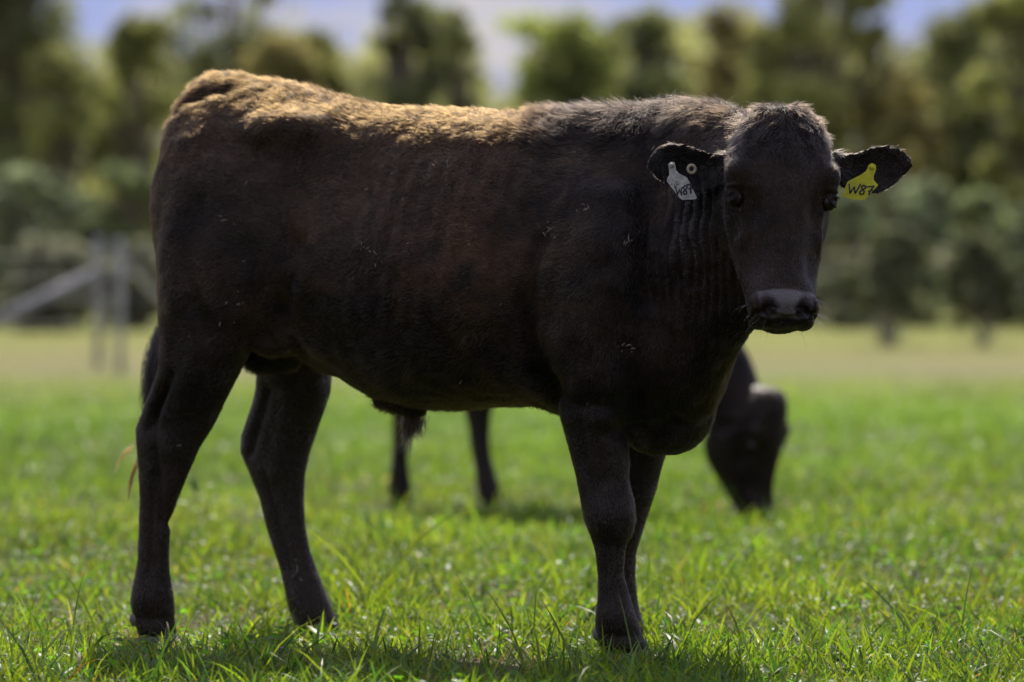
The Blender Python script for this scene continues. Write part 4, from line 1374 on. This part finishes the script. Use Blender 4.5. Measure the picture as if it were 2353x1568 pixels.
def tags(root, rot, flip):
    yel = material('yellow_tag', (.62, .60, .02), .42, .4, noise=(70, .82, 1.1), transl=.35, tcol=(1.2, 1.2, .8))
    wht = material('white_tag', (.44, .45, .39), .5, .4, noise=(85, .55, 1.15), transl=.2)
    ink = material('tag_ink', (.012, .012, .03), .7)
    tan = material('tan_plastic', (.34, .30, .20), .5)
    dirt = material('dried_mud', (.12, .09, .06), .9)
    def L(x, y, Y): return world_to_bull(IP(x, y, Y)) * flip
    def plate(name, pts, Y, tilt, mat, lab):
        """flat tag with thickness, outline in photo positions; tilt brings the lower edge forward"""
        y0 = min(p[1] for p in pts)
        mb = MB(); n = len(pts)
        fr = [L(x, y, Y - tilt*(y-y0)) for x, y in pts]; bk = [L(x, y, Y - tilt*(y-y0) + .0022) for x, y in pts]
        V = np.array(fr + bk)
        F = [list(range(n))[::-1], list(range(n, 2*n))] + [[i, (i+1) % n, n + (i+1) % n, n + i] for i in range(n)]
        mb.add(V, F)
        o = mb.build(name, mat, root, smooth=False)
        o['label'] = lab
        return o, y0
    def stroke(mb, pts, Y, tilt, y0, r):
        Q = [L(x, y, Y - tilt*(y-y0) - .0006) for x, y in pts]
        for a, b in zip(Q[:-1], Q[1:]):
            d = (b - a) / np.linalg.norm(b - a) * r * .5
            mb.tube([a - d, b + d], r, 6)
    Yt = 8.085; tl = .00022
    pts = [(1995, 380), (2003, 375), (2012, 379), (2013, 390), (2007, 405), (2008, 415), (2018, 426), (2003, 442), (1988, 459), (1975, 460), (1952, 457), (1935, 452), (1940, 436), (1947, 418), (1962, 410), (1978, 402), (1989, 394), (1993, 387)]
    o, y0 = plate('ear_tag', pts, Yt, tl, yel, 'yellow ear tag reading W87')
    mb = MB()
    r = .0017
    stroke(mb, [(1951, 424), (1953, 444), (1963, 430), (1965, 445), (1977, 424)], Yt, tl, y0, r)
    e8 = [(1990, 429), (1984, 426), (1979, 430), (1982, 436), (1986, 440), (1984, 446), (1977, 447), (1975, 442), (1981, 437), (1988, 433), (1990, 429)]
    stroke(mb, e8, Yt, tl, y0, r)
    stroke(mb, [(1994, 430), (2008, 428), (2001, 437), (1996, 448)], Yt, tl, y0, r)
    stroke(mb, [(1995, 440), (2005, 438)], Yt, tl, y0, r)
    mb.build('writing', ink, o)
    mb = MB(); mb.tube([L(2003, 386, Yt + .03), L(2003, 386, Yt - .004), L(2003, 386, Yt - .007)], [.0055, .0055, .003], 16); mb.build('stud', yel, o)
    Yt = 8.085
    pts = [(1535, 378), (1540, 372), (1549, 373), (1552, 382), (1553, 391), (1560, 399), (1578, 408), (1584, 418), (1601, 455), (1599, 458), (1568, 460), (1562, 456), (1532, 417), (1533, 410), (1538, 402), (1537, 390)]
    o, y0 = plate('ear_tag', pts, Yt, tl, wht, 'dirty white ear tag reading W87')
    mb = MB()
    stroke(mb, [(1552, 433), (1557, 448), (1561, 436), (1566, 449), (1566, 432)], Yt, tl, y0, .0013)
    stroke(mb, [(1578, 428), (1573, 427), (1570, 431), (1573, 436), (1578, 441), (1577, 446), (1572, 447), (1570, 442), (1575, 436), (1579, 432), (1578, 428)], Yt, tl, y0, .0016)
    stroke(mb, [(1578, 425), (1588, 424), (1587, 434), (1587, 444)], Yt, tl, y0, .0018)
    stroke(mb, [(1582, 435), (1591, 433)], Yt, tl, y0, .0016)
    mb.build('writing', ink, o)
    rg = random.Random(5)
    mb = MB()
    for i in range(34):
        t = rg.random(); x = 1543 + 22*t + rg.uniform(-6, 9); y = 418 + 26*t + rg.uniform(-7, 7)
        mb.ellipsoid(L(x, y, Yt - tl*(y-y0) - .0004), (.0016*rg.uniform(.4, 1.4), .0007, .0016*rg.uniform(.4, 1.3)), K=7, R=5)
    mb.build('mud', dirt, o)
    mb = MB(); mb.tube([L(1543, 381, Yt + .03), L(1543, 381, Yt - .004), L(1543, 381, Yt - .0075)], [.006, .006, .0035], 16); mb.build('stud', wht, o)
    # round button tag
    mb = MB(); c = L(1589, 389, 8.095)
    K = 24; rings = []
    rgt = rot(np.array([1.0, .25, 0])/1.03)*flip; up = np.array([0, 0, 1.0]); fw = rot(np.array([.2, -1.0, 0]))*flip
    for j in range(10):
        b = 2*math.pi*j/10
        rr = .0085 + .0034*math.cos(b)
        rings.append(np.array([c + rgt*rr*math.cos(2*math.pi*i/K) + up*rr*math.sin(2*math.pi*i/K) + fw*.0034*math.sin(b) for i in range(K)]))
    Vv = np.concatenate(rings); Fq = [[j*K+i, j*K+(i+1) % K, ((j+1) % 10)*K+(i+1) % K, ((j+1) % 10)*K+i] for j in range(10) for i in range(K)]
    mb.add(Vv, Fq)
    o = mb.build('button_tag', tan, root); o['label'] = 'small round tan button tag with a dark hole in the left ear'

def build_grazer():
    """second animal, grazing behind: the same kind of body with its neck down"""
    phi = math.radians(47); sc = .95
    Hx, Hy = (992 - 1176.5) / F_PX * 15.0, 15.0
    root = empty('cow', (Hx, Hy, 0), -phi)
    tag(root, 'black cow grazing head-down in the grass behind the bull', 'cow')
    flip = np.array([1.0, -1.0, 1.0])
    uf = np.array([math.cos(phi), -math.sin(phi)]); un = np.array([-math.sin(phi), -math.cos(phi)])
    w2l = lambda p: np.array([(p[:2] - (Hx, Hy)) @ uf, (p[:2] - (Hx, Hy)) @ un, p[2]])
    rot = lambda d: np.array([np.array(d[:2]) @ uf, np.array(d[:2]) @ un, d[2]])
    mb = MB()
    mb.rings([r * sc for r in torso_rings()])
    for k in ('nh', 'fh', 'nf', 'ff'):
        R = leg_rings(k)
        if k == 'fh': R = [r - np.array([.07 * min(1, max(0, (1.0 - r[:, 2].mean()))), 0, 0]) for r in R]
        mb.rings([r * sc for r in R])
    E = lambda x, y, v, r: mb.ellipsoid(from_img(x, y, v)*sc, r)
    E(500, 430, .13, (.20, .10, .22)); E(500, 430, -.13, (.20, .10, .22)); E(1400, 480, .16, (.17, .09, .26)); E(1400, 480, -.16, (.17, .09, .26))
    E(1500, 760, .10, (.13, .12, .18)); E(1500, 760, -.10, (.13, .12, .18))
    mb.tube([from_img(440, 200, 0)*sc, from_img(384, 290, 0)*sc, from_img(360, 450, 0)*sc, from_img(352, 700, 0)*sc, from_img(350, 900, 0)*sc], [.03, .026, .02, .016, .013], 12)
    # head hanging to the ground
    Fw = np.array([.80, -.60, 0]); pitch = math.radians(-8)
    Fh = Fw * math.cos(pitch) + np.array([0, 0, 1.0]) * math.sin(pitch)
    Uw = np.cross(np.cross(Fh, [0, 0, 1.0]), Fh); Uw /= np.linalg.norm(Uw)
    Sw = np.cross(Fh, Uw)
    Ow = IP(1772, 893, 13.85)
    HEAD = (w2l(Ow), rot(Fh), rot(Sw), rot(Uw))
    O, Fv, S, U = HEAD
    head_parts(mb, *HEAD)
    for s in (-1, 1):
        ear(mb, O + S*s*.12 - U*.13 - Fv*.06, (S*s*.9 - U*.35 - Fv*.2), U*.9 - Fv*.2, Fv, .15, .10)
    # neck
    a0 = from_img(1500, 600, 0)*sc; a1 = O - Fv*.12 - U*.12
    side = np.cross(a1 - a0, [0, 0, 1.0]); side /= np.linalg.norm(side)
    rings = []
    for t, ru, rs in ((-.15, .33, .19), (.15, .27, .17), (.4, .22, .14), (.65, .18, .12), (.85, .155, .105), (1.0, .12, .09)):
        c = a0 + (a1 - a0) * t + np.array([0, 0, .05 * math.sin(math.pi * max(t, 0))])
        d = (a1 - a0) / np.linalg.norm(a1 - a0); up = np.cross(side, d)
        up = up if up[2] > 0 else -up
        rings.append(super_ring(c, side, up, rs, ru, ru, 2, 2))
    mb.rings(rings)
    me, V, Ed = remesh(mb, .009)
    hd = np.linalg.norm(V - (O - U*.22 - Fv*.05), axis=1)
    w = sstep(.25, .40, hd) * sstep(.45, .7, V[:, 2])
    V = smooth(V, Ed, 14, .12 + .8*w)
    V = head_detail(V, me, *HEAD, Ed)
    N = normals(me, V)
    V = V + N * (.004*vnoise(V, 6, 2))[:, None]
    nose, q = head_masks(V, *HEAD)
    rng = np.random.default_rng(12)
    me.vertices.foreach_set('co', (V*flip).astype(np.float32).ravel()); me.flip_normals(); me.update()
    a = me.color_attributes.new('tone', 'FLOAT_COLOR', 'POINT')
    c = np.ones((len(V), 4), dtype=np.float32); c[:, :3] = coat_tone(V, rng, 5, True)*.8; a.data.foreach_set('color', c.ravel())
    a = me.attributes.new('nose', 'FLOAT', 'POINT'); a.data.foreach_set('value', nose.astype(np.float32))
    me.polygons.foreach_set('use_smooth', np.ones(len(me.polygons), dtype=bool))
    me.materials.clear(); me.materials.append(skin_material())
    bo = link(bpy.data.objects.new('body', me), root)
    body_fur(bo, root, HEAD, flip, nose, rng, n=90000, fur_scale=1.3, plain=True, seed=5)
    horn = material('dark_hoof_horn', (.05, .045, .04), .5, .4)
    for k in ('nh', 'fh', 'nf', 'ff'):
        ur, uf2, v, z = hoof_frame(k)
        if k == 'fh': ur -= .07; uf2 -= .07
        hoof(root, (ur*sc, uf2*sc, -v*sc, z*sc), horn)
    eye = material('dark_eyeball', (.012, .008, .006), .08, .6)
    for s in (-1, 1):
        mb = MB(); mb.ellipsoid((O + S*s*.1025 - U*.213 + Fv*.008)*flip, (.0185, .0185, .0185)); mb.build('eye', eye, root)

import time
_t = time.time()
build_ground(); build_grass(); build_flowers(); build_stalks()
print('grass', time.time()-_t)
build_trees(); build_fence()
print('trees', time.time()-_t)
build_bull()
print('bull', time.time()-_t)
build_grazer()
print('done', time.time()-_t)
